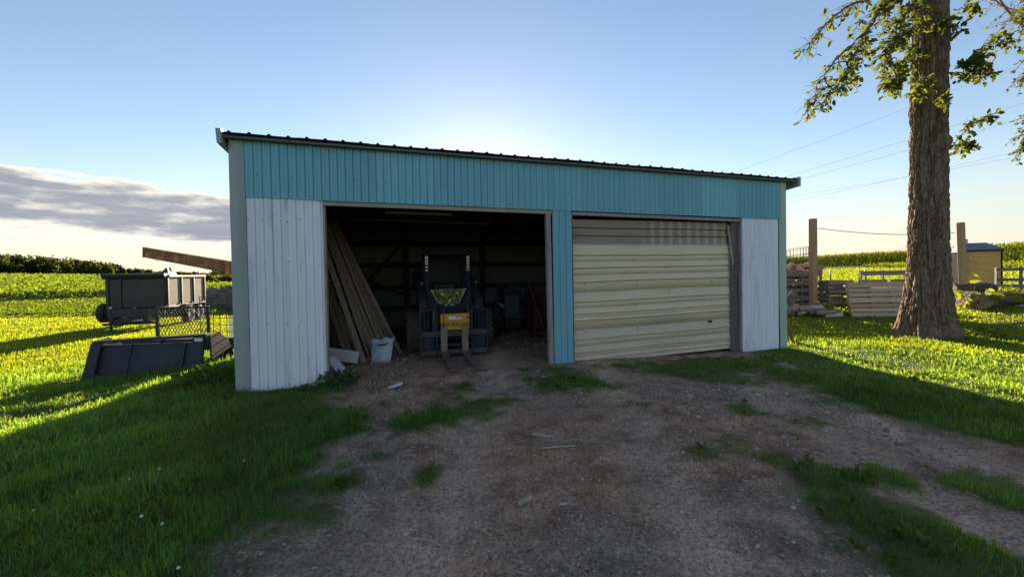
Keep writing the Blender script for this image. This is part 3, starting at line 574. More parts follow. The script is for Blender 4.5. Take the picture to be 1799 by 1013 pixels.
# operator cab
for sx in (-0.42, 0.42):
    MB().bar((sx, 0.78, 0.95), (sx*1.0, 0.80, 1.93), 0.07, 0.08, (0, 1, 0)).build('cab_post', L, SK, 0.006); MB().bar((sx, 1.72, 0.95), (sx, 1.62, 1.93), 0.07, 0.08, (0, 1, 0)).build('cab_post', L, SK, 0.006)
    for k in range(5): bar('side_bar', L, SK, (sx, 0.9+k*0.16, 1.0), (sx, 0.9+k*0.155, 1.9), 0.02, 0.02)
    s_ = MB(); z0 = 1.57
    o_ = box('reflective_strip', MT['reflector'], SK, sx-0.028, sx+0.028, 0.742, 0.747, 1.60, 1.90)
    for k in range(4): box('strip_band', MT['tapered'] if (sx > 0 and k < 2) else MT['black'], o_, sx-0.0275, sx+0.0275, 0.7385, 0.741, 1.63+k*0.065, 1.645+k*0.065+(0.02 if k < 2 else 0))
box('cab_roof', L, SK, -0.47, 0.47, 0.72, 1.72, 1.932, 1.985, 0.015); box('cab_back', MT['black'], SK, -0.40, 0.40, 1.60, 1.63, 0.96, 1.93)
box('seat', MT['black'], SK, -0.25, 0.25, 1.25, 1.55, 0.96, 1.35, 0.04)
# front glass between the lift arms, tilted back
MB().add([(-0.17, 0.60, 0.80), (0.15, 0.60, 0.80), (0.36, 0.645, 1.235), (-0.37, 0.645, 1.235), (-0.17, 0.615, 0.80), (0.15, 0.615, 0.80), (0.36, 0.660, 1.235), (-0.37, 0.660, 1.235)], [(0,1,2,3),(7,6,5,4),(0,4,5,1),(1,5,6,2),(2,6,7,3),(3,7,4,0)]).build('front_glass', MT['glass'], SK)
dp = box('dash_display', MT['black'], SK, -0.12, 0.12, 0.585, 0.598, 0.815, 0.935)
for (x_, z_, w_) in ((-0.07, 0.915, 0.06), (0.05, 0.918, 0.08), (-0.09, 0.885, 0.03), (-0.02, 0.89, 0.04), (0.06, 0.882, 0.06), (-0.07, 0.85, 0.05), (0.05, 0.852, 0.08), (-0.05, 0.825, 0.03)): box('display_mark', MT['display'], dp, x_-w_/2, x_+w_/2, 0.582, 0.5845, z_-0.008, z_+0.008)
box('step_plate', L, SK, -0.40, 0.40, 0.36, 0.41, 0.25, 0.70, 0.006)
for sx in (-1, 1):
    a, b = sx*0.46, sx*0.62
    MB().prism([(2.35, 1.38), (2.35, 1.55), (2.1, 1.60), (0.75, 1.26), (0.30, 1.05), (0.16, 0.72), (0.12, 0.30), (0.26, 0.26), (0.32, 0.62), (0.48, 0.90), (0.80, 1.06), (2.1, 1.36)], min(a, b), max(a, b)).build('lift_arm', L, SK, 0.012)
    MB().add([(sx*0.18, 0.52, 0.78), (sx*0.455, 0.48, 0.78), (sx*0.455, 0.56, 1.24), (sx*0.38, 0.56, 1.24), (sx*0.18, 0.58, 0.78), (sx*0.455, 0.58, 0.78), (sx*0.455, 0.66, 1.24), (sx*0.38, 0.66, 1.24)], [(0,1,2,3),(7,6,5,4),(0,4,5,1),(1,5,6,2),(2,6,7,3),(3,7,4,0)]).build('arm_shroud', L, SK, 0.02)
    tube('tilt_cylinder', MT['fork'], SK, [(sx*0.34, 0.42, 0.92), (sx*0.34, 0.16, 0.46)], 0.035); tube('hydraulic_hose', MT['rubber'], SK, [(sx*0.30, 0.46, 0.80), (sx*0.36, 0.25, 0.92), (sx*0.48, 0.10, 0.90), (sx*0.58, 0.06, 0.74), (sx*0.58, 0.08, 0.55)], 0.014, 6)
    MB().lathe([(-0.02, 0.0), (-0.02, 0.018), (0.03, 0.03)], 14, (sx*0.54, 0.52, 1.36), 'y').build('work_light', MT['fork'], SK)
    MB().bar((sx*0.54, 0.55, 1.36), (sx*0.54, 0.55, 1.18), 0.02, 0.02).build('light_bracket', L, SK)
# quick-attach, fork carriage and forks
car = bpy.data.objects.new('fork_carriage', None); link(car, SK)
for z, h in ((0.435, 0.10), (0.09, 0.09)): box('rail', MT['carriage'], car, -0.63, 0.63, -0.02, 0.02, z-h/2, z+h/2, 0.004)
box('rail', MT['loader'], car, -0.30, 0.30, -0.015, 0.02, 0.20, 0.25, 0.003)
for x in (-0.62, -0.33, 0.33, 0.62): box('upright', L, car, x-0.02, x+0.02, -0.024, 0.026, 0.05, 0.87 if abs(x) > 0.5 else 0.90, 0.003)
bar('rail', L, car, (-0.62, 0.0, 0.86), (-0.34, 0.0, 0.90), 0.04, 0.035); bar('rail', L, car, (0.34, 0.0, 0.90), (0.62, 0.0, 0.86), 0.04, 0.035)
for x in (-0.54, -0.47, -0.40, 0.40, 0.47, 0.54): box('guard_bar', L, car, x-0.008, x+0.008, -0.006, 0.012, 0.48, 0.87)
for x0, x1 in ((-0.59, -0.36), (0.36, 0.59)): box('pocket_plate', L, car, x0, x1, 0.03, 0.05, 0.14, 0.38, 0.004)
pl = box('front_plate', MT['yellow'], SK, -0.255, 0.275, -0.038, -0.022, 0.505, 0.80, 0.003); tag(pl, 'yellow front plate with black lettering')
def text(name, body, size, loc, rot, mat, parent, ext=0.0008, sx=1.0):
    cu = bpy.data.curves.new(name, 'FONT'); cu.body = body; cu.size = size; cu.align_x = 'CENTER'; cu.align_y = 'CENTER'; cu.extrude = ext; cu.offset = 0.0022
    ob = bpy.data.objects.new(name, cu); COL.objects.link(ob); dg = bpy.context.evaluated_depsgraph_get(); me = bpy.data.meshes.new_from_object(ob.evaluated_get(dg)); bpy.data.objects.remove(ob)
    me.materials.clear(); me.materials.append(mat); o = link(bpy.data.objects.new(name, me), parent); o.location = loc; o.rotation_euler = rot; o.scale = (sx, 1, 1); return o
text('lettering', 'NEW HOLLAND', 0.100, (0.01, -0.0405, 0.595), (R(90), 0, 0), MT['black'], pl, sx=0.74)
box('sticker', MT['sticker'], pl, -0.11, 0.13, -0.0405, -0.0385, 0.70, 0.752); box('sticker_stripe', MT['black'], pl, 0.02, 0.14, -0.0425, -0.041, 0.735, 0.748)
box('seam', MT['black'], pl, -0.25, 0.27, -0.0402, -0.0386, 0.647, 0.651); box('slot', MT['black'], pl, 0.235, 0.265, -0.0402, -0.0386, 0.70, 0.75)
for x in (-0.20, 0.19):
    MB().prism([(-0.028, 0.07), (-0.028, 0.56), (-0.070, 0.56), (-0.072, 0.125), (-0.12, 0.100), (-1.27, 0.066), (-1.28, 0.054), (-0.1, 0.050)], x-0.062, x+0.062).build('fork', MT['fork'], car, 0.004)
tube('chain', MT['wire'], SK, [(-0.20, -0.06, 0.90), (-0.205, -0.062, 0.50)], 0.008, 6)

# ------------------------------------------------------------------ things stored inside the shed
def plank(label, a, b, wd, th, mat=MT['wood_board'], up=(0, 0, 1), name='lumber_board'):
    """a, b in shed coordinates (u, v, z)"""
    A, B = shed_world(*a), shed_world(*b); A.z += zat(A.x, A.y)
    return tag(MB().bar((0, 0, 0), B-A, wd, th, up).build(name, mat, None, 0.002, loc=A), label, 'board', 'lumber boards leaning inside the shed')
g0 = 0.0
plank('narrow leaning board nearest the white left corner of the shed', (1.22, 1.50, g0), (0.45, 2.10, 2.55), 0.07, 0.03, up=(0.3, -1, 0))
plank('second leaning board from the shed corner, thin and brown', (1.31, 1.46, g0), (0.56, 2.02, 2.62), 0.06, 0.035, up=(0.3, -1, 0))
plank('thick leaning beam with a pale split lower end beside the white bag', (1.50, 1.30, g0), (0.66, 1.75, 2.65), 0.085, 0.08, up=(0.3, -1, 0))
plank('wide dark board leaning behind the white bag', (1.66, 1.75, g0), (0.75, 2.15, 2.55), 0.10, 0.03, up=(0.5, -1, 0))
plank('wide leaning board just right of the white bag, low and broad', (1.92, 1.75, g0), (0.88, 2.3, 2.60), 0.12, 0.03, up=(0.6, -1, 0))
plank('long slim board leaning closest to the loader tyre', (2.13, 1.90, g0), (0.92, 2.55, 2.62), 0.07, 0.04, up=(0.5, -1, 0))
plank('long slim board second closest to the loader tyre', (2.04, 1.86, g0), (0.86, 2.45, 2.66), 0.06, 0.035, up=(0.5, -1, 0))
plank('short upright board deep in the shadow beside the shed corner', (1.02, 2.05, g0), (0.75, 2.2, 1.25), 0.16, 0.03, up=(0.3, -1, 0))
plank('grey board leaning behind the thick split beam', (1.40, 1.95, g0), (0.30, 2.5, 2.35), 0.10, 0.03, up=(0.3, -1, 0))
plank('slim dark board leaning between the first two boards by the corner', (1.26, 1.75, g0), (0.40, 2.3, 2.5), 0.05, 0.03, up=(0.3, -1, 0))
plank('slim board leaning directly left of the white bag', (1.58, 1.55, g0), (0.78, 1.9, 2.6), 0.05, 0.03, up=(0.4, -1, 0))
plank('slim board leaning with its foot hidden behind the white bag', (1.76, 1.80, g0), (0.80, 2.2, 2.62), 0.06, 0.03, up=(0.5, -1, 0))
plank('split board leaning in front of the wide low board', (1.85, 1.68, g0), (0.98, 2.15, 2.35), 0.05, 0.03, up=(0.5, -1, 0))
plank('timber lying on the ground under the leaning boards', (0.95, 1.32, 0.035), (1.62, 1.36, 0.035), 0.08, 0.07, up=(0, 0, 1), name='ground_timber')
plank('pale wide board lying on edge behind the white shed corner', (0.85, 1.18, 0.26), (1.42, 1.10, 0.14), 0.02, 0.20, MT['cardboard'], name='pale_board')
plank('short white board propped beside the left door jamb', (1.05, 0.55, 0.28), (1.28, 0.42, 0.02), 0.15, 0.03, MT['cardboard'], up=(0.4, -0.5, 0.8), name='white_board')
# crumpled white bag leaning on the boards
def bag():
    n, m = 26, 34; V = []; o = shed_world(1.78, 1.20)
    for side in (0, 1):
        for j in range(m):
            t = j/(m-1)
            for i in range(n):
                s = i/(n-1)*2-1; wd = 0.185+0.025*t+0.03*ss(t, 0.85, 1)
                fat = 0.085*(1-abs(s)**2.5)*(1-0.8*float(ss(t, 0.65, 1.0)))*min(1, t*9+0.2)
                c = 0.030*(float(fbm(np.array([s*2+side*5]), np.array([t*4]), o=4, s=4)[0])-0.5)*2
                V.append((s*wd+0.05*t, (fat+c)*(-1 if side == 0 else 1)+0.15*t, 0.005+t*0.46*(1+0.03*s)+0.02*float(ss(t, 0.9, 1))*math.sin(s*7)))
    V = np.array(V); k = np.arange(2*n*m).reshape(2, m, n); Fs = []
    for side in (0, 1):
        q = np.stack([k[side, :-1, :-1].ravel(), k[side, :-1, 1:].ravel(), k[side, 1:, 1:].ravel(), k[side, 1:, :-1].ravel()], 1); Fs.append(q if side == 0 else q[:, ::-1])
    for c in (0, n-1): Fs.append(np.stack([k[0, :-1, c], k[0, 1:, c], k[1, 1:, c], k[1, :-1, c]], 1))
    Fs.append(np.stack([k[0, 0, :-1], k[0, 0, 1:], k[1, 0, 1:], k[1, 0, :-1]], 1))
    V *= [0.88, 0.88, 0.86]; root = thing('feed_bag', 'crumpled white sack leaning against the boards inside the shed', 'bag', (o.x, o.y, zat(o.x, o.y)), SHED_A)
    fast('sack', V, Fs, MT['bag'], root, None, True)
    MB().add([tuple(c_*k_ for c_, k_ in zip(p_, (0.88, 0.92, 0.86))) for p_ in [(-0.06, -0.075, 0.37), (0.0, -0.088, 0.36), (0.07, -0.080, 0.36), (0.15, -0.045, 0.40), (0.15, -0.045, 0.42), (0.07, -0.078, 0.39), (0.0, -0.084, 0.39), (-0.06, -0.072, 0.395)]], [(0,1,6,7),(1,2,5,6),(2,3,4,5)]).build('printed_band', MT['steel_blue'], root)
bag()
# grey upright machine at the back right of the open bay
p = shed_world(4.92, 3.5); mc = thing('engine_cabinet', 'grey upright machine cabinet with rounded hood at the back of open bay', 'machine', (p.x, p.y, zat(p.x, p.y)), SHED_A)
box('side_cabinet', MT['darkplastic'], mc, -0.20, 0.20, 0.0, 0.5, 0.38, 0.98, 0.01); MB().prism([(-0.24, 0.985), (-0.22, 1.12), (-0.10, 1.23), (0.10, 1.23), (0.22, 1.12), (0.24, 0.985)], -0.01, 0.52, 'y').build('hood', L, mc, 0.01)
box('base_frame', MT['steel_blue'], mc, -0.18, 0.22, 0.02, 0.5, 0.12, 0.34, 0.006)
for x in (-0.17, 0.19):
    for y in (0.06, 0.44): box('leg', L, mc, x-0.02, x+0.02, y-0.02, y+0.02, 0.0, 0.12)
MB().lathe([(-0.01, 0.0), (-0.01, 0.014), (0.0, 0.016)], 10, (0.17, -0.012, 1.12), 'y').build('lamp', MT['rim'], mc)
for x in (-0.13, 0.13): box('cabinet_strut', L, mc, x-0.015, x+0.015, 0.2, 0.23, 0.34, 0.38)
MB().bar((-0.22, 0.02, 0.72), (-0.36, 0.02, 0.77), 0.008, 0.03).bar((-0.22, 0.02, 0.66), (-0.36, 0.02, 0.765), 0.008, 0.02).bar((-0.215, 0.02, 0.65), (-0.215, 0.02, 0.74), 0.008, 0.02).build('reflector_triangle', MT['reflector'], mc)
p = shed_world(5.5, 3.2); pr = bar('leaning_pole', MT['wood_frame'], None, p+Vector((0.18, 0.0, 0.02)), p+Vector((-0.20, 0.15, 1.25)), 0.05, 0.05); tag(pr, 'dark pole leaning on the grey machine in the back of the bay', 'pole')
p = shed_world(6.3, 3.6); rb = thing('red_bin', 'dark red wooden bin in the shadow behind the centre post', 'bin', (p.x, p.y, zat(p.x, p.y)), SHED_A)
for k in range(5): box('slat', MT['red_dark'], rb, -0.75, 0.35, 0.0, 0.03, 0.08+k*0.20, 0.26+k*0.20, 0.003)
for x in (-0.72, 0.32): box('corner_post', MT['red_dark'], rb, x-0.03, x+0.03, 0.032, 0.7, 0.0, 1.1)
p = shed_world(2.0, -0.49); pp = thing('paper_scrap', 'folded white paper scrap on the dirt before the open bay', 'paper', (p.x, p.y, zat(p.x, p.y)+0.004), 0.3)
MB().add([(-0.10,-0.03,0.0),(0.0,-0.05,0.012),(0.10,-0.01,0.03),(0.11,0.05,0.055),(0.0,0.04,0.03),(-0.09,0.03,0.006)], [(0,1,4,5),(1,2,3,4)]).build('folded_sheet', MT['paper'], pp)

# ------------------------------------------------------------------ left yard: bucket, mesh guard, beam, wire panel, dump trailer
def place(x, y, dz=0.0): return (x, y, zat(x, y)+dz)
bz = -0.155
bk = thing('loader_bucket', 'dark blue steel loader bucket lying on the grass left of the shed', 'bucket', (-7.30, 6.58, bz), math.atan2(0.24, 1.9))
B_ = MT['steel_blue']
MB().add([(0.16,0.10,0.03),(1.62,0.10,0.03),(1.62,0.22,0.56),(0.16,0.22,0.56),(0.16,0.13,0.03),(1.62,0.13,0.03),(1.62,0.25,0.56),(0.16,0.25,0.56)], [(0,1,2,3),(7,6,5,4),(0,4,5,1),(1,5,6,2),(2,6,7,3),(3,7,4,0)]).build('back_plate', B_, bk)
MB().add([(0.0,0.0,-0.02),(0.17,0.03,0.0),(0.21,0.16,0.60),(0.06,0.14,0.60),(0.0,0.05,-0.02),(0.17,0.08,0.0),(0.21,0.21,0.60),(0.06,0.19,0.60)], [(0,1,2,3),(7,6,5,4),(0,4,5,1),(1,5,6,2),(2,6,7,3),(3,7,4,0)]).build('mount_plate', MT['steel_black'], bk, 0.006)
MB().add([(1.60,0.03,0.0),(1.84,0.02,0.02),(1.86,0.15,0.66),(1.64,0.16,0.64),(1.60,0.08,0.0),(1.84,0.07,0.02),(1.86,0.20,0.66),(1.64,0.21,0.64)], [(0,1,2,3),(7,6,5,4),(0,4,5,1),(1,5,6,2),(2,6,7,3),(3,7,4,0)]).build('mount_plate', B_, bk, 0.006)
bar('top_rail', MT['steel_black'], bk, (0.07, 0.22, 0.615), (1.87, 0.23, 0.68), 0.14, 0.05, 0.006); bar('bottom_rail', MT['rust'], bk, (1.0, 0.08, 0.055), (1.60, 0.08, 0.07), 0.03, 0.03)
bar('stiffener', MT['steel_black'], bk, (0.62, 0.10, 0.04), (0.66, 0.215, 0.555), 0.012, 0.02); bar('stiffener', MT['steel_black'], bk, (1.50, 0.095, 0.08), (1.52, 0.205, 0.555), 0.02, 0.03)
box('sticker', MT['sticker'], bk, 1.70, 1.83, 0.128, 0.134, 0.585, 0.64)
MB().prism([(0.25, 0.66), (0.52, 0.70), (0.80, 0.50), (1.02, 0.12), (1.00, -0.02), (0.30, -0.02)], 1.86, 1.89).build('side_plate', B_, bk, 0.003); MB().prism([(0.25, 0.62), (0.52, 0.66), (0.80, 0.46), (1.02, 0.10), (1.00, -0.02), (0.30, -0.02)], 0.03, 0.06).build('side_plate', B_, bk, 0.003)
box('floor_plate', B_, bk, 0.065, 1.855, 0.26, 1.05, -0.015, 0.01); bar('cutting_edge', MT['fork'], bk, (0.03, 1.08, 0.0), (1.89, 1.08, 0.0), 0.14, 0.02)
# second attachment: long dark beam with an expanded-metal guard standing on it
ga = thing('brush_guard_attachment', 'black steel beam carrying an upright expanded metal guard behind the bucket', 'attachment', (-8.15, 7.9, -0.30), math.atan2(0.25, 2.6))
K = MT['steel_black']
box('main_beam', K, ga, 0.0, 2.75, 0.0, 0.14, 0.36, 0.60, 0.006); box('lip', K, ga, 0.0, 1.0, -0.06, -0.002, 0.50, 0.60, 0.004)
for x in (0.05, 1.35, 2.65): box('leg', K, ga, x, x+0.08, 0.03, 0.11, 0.0, 0.36, 0.004)
for x in (0.86, 1.84): box('guard_post', K, ga, x-0.025, x+0.025, 0.05, 0.10, 0.602, 1.26, 0.004)
box('guard_rail', K, ga, 0.885, 1.815, 0.05, 0.10, 1.22, 1.262, 0.004)
mm = MB(); x0, x1, z0, z1 = 0.89, 1.81, 0.61, 1.215
for k in range(-9, 21):
    for s in (1, -1):
        xa = x0+k*0.062 if s > 0 else x1-k*0.062; pts = []
        t0 = max(0.0, (x0-xa)/(0.30*s) if s > 0 else (xa-x1)/0.30); t1 = min(1.0, ((x1-xa)/0.30 if s > 0 else (xa-x0)/0.30))
        if t1 > t0: mm.bar((xa+s*0.30*t0, 0.075+0.004*s, z0+(z1-z0)*t0), (xa+s*0.30*t1, 0.075+0.004*s, z0+(z1-z0)*t1), 0.005, 0.011)
tag(mm.build('expanded_metal', K, ga), kind='stuff')
# welded wire panel
wp = thing('wire_fence_section', 'welded wire grid panel standing behind the black attachment', 'wire fence', (-7.65, 9.6, zat(-7.7, 9.6)), math.atan2(-0.5, 2.2))
wm = MB()
for k in range(12): wm.tube([(k*0.2, 0, 0.0), (k*0.2, 0, 1.30-0.02*math.sin(k))], 0.009, 5)
for k in range(8): wm.tube([(0, 0.01, 0.12+k*0.166), (2.2, 0.01, 0.12+k*0.168)], 0.009, 5)
tag(wm.build('wire_grid', MT['wire'], wp), kind='stuff')
# rusty beam: an old hoist boom on its mast beside the shed wall
bm_ = thing('rusty_boom', 'rusty steel beam jutting out beside the shed wall, tilted up to left', 'beam', (-4.95, 7.62, zat(-4.95, 7.62)))
zb0 = zat(-4.95, 7.62); o_ = Vector((-4.95, 7.62, zb0))
P1, P2 = Vector((-9.31, 10.0, 2.22))-o_, Vector((-4.80, 7.53, 1.63))-o_
MB().bar(P1, P2, 0.10, 0.25).build('boom', MT['rust'], bm_, 0.004)
dv = (P2-P1).normalized(); MB().bar(P1-dv*0.012, P1-dv*0.0005, 0.11, 0.262).build('end_plate', MT['steel_black'], bm_)
tube('hanging_wire', MT['wire'], bm_, [P1+dv*0.62+Vector((0, 0, -0.12)), P1+dv*0.66+Vector((0, 0, -0.17)), P1+dv*0.74+Vector((0, 0, -0.15))], 0.006, 5)
bar('mast', MT['rust'], bm_, (0, 0, 0.0), (0, 0, 1.66-zb0-0.10), 0.14, 0.14, 0.004); box('base_plate', MT['rust'], bm_, -0.25, 0.25, -0.25, 0.25, 0.0, 0.015)
bar('brace', MT['rust'], bm_, (0, 0, 0.7), Vector((0, 0, 1.62-zb0))-dv*0.75, 0.06, 0.06)

# dump trailer, hitch end towards us
T = MT['trailer']; TA = R(17.5); tl = thing('dump_trailer', 'dark grey high-sided dump trailer parked on the lawn by the bean field', 'trailer', (-15.0, 14.5, zat(-14, 15.5)), TA)
TWD, TLN, B0, B1 = 1.81, 3.3, 0.86, 2.02
box('floor', T, tl, 0.02, TWD-0.02, 0.04, TLN, B0-0.05, B0)
fw = box('front_wall', T, tl, 0.0, TWD, 0.0, 0.05, B0-0.06, B1-0.06, 0.004)
for x in (0.03, 0.40, TWD-0.09): box('wall_rib', T, fw, x, x+0.06, -0.045, -0.001, B0-0.40, B1-0.10, 0.004)
MB().prism([(-0.16, B1-0.02), (-0.16, B1+0.05), (0.10, B1+0.06), (0.10, B1-0.06), (0.0, B1-0.16), (-0.06, B1-0.14)], -0.07, TWD+0.03).build('tarp_housing', T, tl, 0.008)
for x in (0.0, TWD-0.05):
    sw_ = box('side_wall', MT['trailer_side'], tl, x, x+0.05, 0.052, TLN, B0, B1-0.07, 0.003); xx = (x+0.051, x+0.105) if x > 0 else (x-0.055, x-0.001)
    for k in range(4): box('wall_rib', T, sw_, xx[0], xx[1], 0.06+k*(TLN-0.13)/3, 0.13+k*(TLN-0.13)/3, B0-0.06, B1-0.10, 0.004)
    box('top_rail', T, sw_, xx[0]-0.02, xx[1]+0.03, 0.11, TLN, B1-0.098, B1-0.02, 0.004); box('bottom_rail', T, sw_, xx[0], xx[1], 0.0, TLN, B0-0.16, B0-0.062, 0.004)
box('tail_gate', T, tl, 0.052, TWD-0.052, TLN-0.05, TLN, B0, B1-0.10)
for x in (0.45, TWD-0.55): box('frame_rail', K, tl, x, x+0.09, -0.1, TLN, B0-0.30, B0-0.17)
box('front_box', T, tl, 0.33, TWD-0.33, -0.50, -0.05, 0.28, 0.78, 0.01); box('plate', MT['sticker'], tl, 0.98, 1.32, -0.512, -0.501, 0.33, 0.45); box('crossmember', K, tl, 0.1, TWD-0.1, -0.46, -0.36, 0.20, 0.28, 0.004)
bar('tongue', K, tl, (0.30, -0.1, 0.5), (TWD/2-0.1, -1.3, 0.42), 0.07, 0.12); bar('tongue', K, tl, (TWD-0.30, -0.1, 0.5), (TWD/2+0.1, -1.3, 0.42), 0.07, 0.12)
tube('jack', K, tl, [(TWD/2-0.15, -1.2, 0.02), (TWD/2-0.15, -1.2, 0.86)], 0.035); tube('jack_top', MT['sticker'], tl, [(TWD/2-0.15, -1.2, 0.861), (TWD/2-0.15, -1.2, 0.91)], 0.04); box('jack_foot', K, tl, TWD/2-0.25, TWD/2-0.05, -1.28, -1.12, 0.0, 0.02)
box('marker_light', MT['tapered'], tl, 0.72, 0.84, -0.52, -0.501, 0.42, 0.50)
def wheel(parent, c, r, wdt, side, name='wheel'):
    wh = bpy.data.objects.new(name, None); link(wh, parent); wh.location = c
    MB().lathe([(-wdt/2, r*0.56), (-wdt/2*1.05, r*0.75), (-wdt/2*0.95, r*0.95), (-wdt/3, r), (wdt/3, r), (wdt/2*0.95, r*0.95), (wdt/2*1.05, r*0.75), (wdt/2, r*0.56)], 28).build('tyre', MT['rubber'], wh, smooth=True)
    MB().lathe([(side*wdt*0.30, 0.0), (side*wdt*0.32, r*0.2), (side*wdt*0.15, r*0.35), (side*wdt*0.42, r*0.55), (-side*wdt*0.42, r*0.55)], 24).build('rim', MT['rim'], wh, smooth=True)
    return wh
for y in (1.45, 2.30):
    for x, s in ((0.0-0.10, -1), (TWD+0.10, 1)): wheel(tl, (x, y, 0.36), 0.36, 0.22, s)
sp = wheel(tl, (-0.18, 0.25, 0.62), 0.36, 0.22, -1, 'spare_wheel')
for x0 in (-0.24, TWD+0.0): MB().prism([(0.98, 0.55), (1.05, 0.78), (2.70, 0.78), (2.77, 0.55), (2.79, 0.56), (2.72, 0.80), (1.03, 0.80), (0.96, 0.56)], x0+0.02, x0+0.24).build('fender', K, tl)
for x in (0.05, TWD-0.05): tube('axle_hanger', K, tl, [(x, 1.45, 0.36), (x, 1.9, 0.66), (x, 2.3, 0.36)], 0.04)
tube('lift_cylinder', MT['rim'], tl, [(TWD-0.05, 0.4, 0.5), (TWD-0.05, 1.1, 0.72)], 0.03); tube('hook', K, tl, [(TWD, 0.02, B1), (TWD+0.03, 0.12, B1+0.10), (TWD+0.02, 0.28, B1+0.08), (TWD, 0.32, B1+0.02)], 0.015, 6)
bpy.context.view_layer.update()
def heap(name, label, cat, mat, c, sx, sy, sz, seed, rz=0.0, rough=0.5):
    n, m = 36, 20; V = []
    for j in range(m):
        ph = j/(m-1)*math.pi*0.5
        for i in range(n):
            th = 2*math.pi*i/n; d = 1+rough*(float(fbm(np.array([math.cos(th)*2+seed]), np.array([math.sin(th)*2+ph*3]), o=4, s=seed)[0])-0.5)*2
            V.append((sx*math.cos(th)*math.cos(ph)*d, sy*math.sin(th)*math.cos(ph)*d, sz*math.sin(ph)*d-0.05))
    k = np.arange(n*m).reshape(m, n); k2 = np.roll(k, -1, axis=1)
    Fq = np.stack([k[:-1].ravel(), k2[:-1].ravel(), k2[1:].ravel(), k[1:].ravel()], 1)
    o = fast(name, np.array(V), [Fq], mat, None, None, True); o.location = c; o.rotation_euler = (0, 0, rz); return tag(o, label, cat)
mw = tl.matrix_world
c = mw @ Vector((1.25, 1.55, B0+0.02)); heap('covered_load', 'dark tarp covered heap rising out of the dump trailer', 'load', MT['tarp'], c, 0.34, 1.0, 1.38, 3, TA, 0.22)
c = mw @ Vector((0.65, 1.2, B0+0.02)); heap('scrap_load', 'low dark load showing along the dump trailer front edge', 'load', MT['tarp'], c, 0.40, 0.8, 1.16, 5, TA, 0.30)
# rubble and brush heap beyond the trailer
heap('brush_pile', 'grey brush and rubble pile behind the dump trailer', 'pile', MT['brush'], (-17.6, 25.0, zat(-17.6, 25)), 2.4, 1.6, 1.1, 8, 0.2, 0.8)
bp = bpy.data.objects['brush_pile']; tw_ = MB(); qb = random.Random(5)
for k in range(140):
    a = qb.uniform(0, 6.28); rr = qb.uniform(0.2, 2.2); c_ = Vector((rr*math.cos(a), rr*0.7*math.sin(a), 1.1*max(0.1, 1-(rr/2.5)**2)*qb.uniform(0.6, 1.05))); d_ = Vector((qb.gauss(0, 1), qb.gauss(0, 1), qb.gauss(0.1, 0.35))).normalized()*qb.uniform(0.25, 0.8); tw_.tube([c_-d_, c_+Vector((0, 0, 0.05)), c_+d_], [0.03, 0.025, 0.012], 5, False)
tag(tw_.build('sticks', MT['wood_grey'], bp), kind='stuff')
heap('dirt_pile', 'low pale dirt heap next to the brush pile, by the shed edge', 'pile', MT['brush'], (-14.6, 23.0, zat(-14.6, 23)), 1.6, 1.3, 0.75, 9, 0.4, 0.7)

# ------------------------------------------------------------------ right yard
def pallet(name, label, group, mat, origin, rz, tilt, wd, ht, rows, stringers, th=0.019, depth=0.10, both=True, seed=0):
    """slatted pallet standing on edge: x across, z up, boards facing -y"""
    r = random.Random(seed); root = thing(name, label, 'pallet', origin, rz, group); root.rotation_euler = (tilt, 0, rz)
    for k, (z, h) in enumerate(rows):
        j = r.uniform(-0.012, 0.012); bar('slat', mat, root, (j, -th/2, z+h/2+r.uniform(-.004, .004)), (wd+j, -th/2, z+h/2+r.uniform(-.004, .004)), th, h, 0.002)
    for x in stringers: box('stringer', mat, root, x-0.02, x+0.02, 0.001, depth, 0.0, ht, 0.002)
    if both:
        for (z, h) in rows[:-1]: bar('slat', mat, root, (0, depth+th/2+0.001, z+h), (wd, depth+th/2+0.001, z+h), th, 0.13, 0.002)
    return root
rows7 = [(0.02, 0.15), (0.20, 0.105), (0.34, 0.105), (0.49, 0.15), (0.69, 0.105), (0.84, 0.105), (0.99, 0.17)]
zp = zat(11.3, 12.6)
pallet('wooden_pallet', 'pale new wooden pallet leaning back beside the big tree trunk', 'pallets in the right yard', MT['pallet_new'], (10.87, 12.55, -0.10), R(-6), R(-11), 1.98, 1.22, rows7, (0.02, 0.66, 1.30, 1.96), seed=1)
go = [(0.0, 0.10), (0.30, 0.09), (0.52, 0.10), (0.80, 0.14)]
pallet('wooden_pallet', 'grey pallet standing upright behind the pale leaning pallet', 'pallets in the right yard', MT['pallet_old'], (12.25, 13.75, 0.02), R(-3), R(-2), 1.55, 1.38, [(0.0, 0.09), (0.30, 0.10), (0.60, 0.10), (0.90, 0.09), (1.20, 0.16)], (0.03, 0.76, 1.52), seed=2)
bxg = thing('pallet_box', 'grey open-fronted pallet box left of the pale leaning pallet', 'crate', (11.35, 14.1, 0.04), R(2), 'pallets in the right yard')
for x in (0.0, 0.86): box('side_post', MT['pallet_old'], bxg, x, x+0.06, 0, 0.09, 0.0, 1.02, 0.003)
for z, h in ((0.16, 0.12), (0.56, 0.10), (0.90, 0.12)): bar('front_slat', MT['pallet_old'], bxg, (0.0, -0.012, z+h/2), (0.95, -0.012, z+h/2), 0.02, h, 0.002)
for k in range(7): bar('back_slat', MT['wood_dark'], bxg, (0, 0.4, 0.08+k*0.145), (0.92, 0.4, 0.08+k*0.145), 0.02, 0.135, 0.002)
for x in (-0.012, 0.93): 
    for k in range(5): bar('side_slat', MT['pallet_old'], bxg, (x, 0.1, 0.1+k*0.2), (x, 0.88, 0.1+k*0.2), 0.02, 0.13, 0.002)
ct = thing('firewood_crate', 'weathered grey slatted crate heaped with split firewood near the shed corner', 'crate', (9.95, 14.45, 0.0), R(2), 'pallets in the right yard')
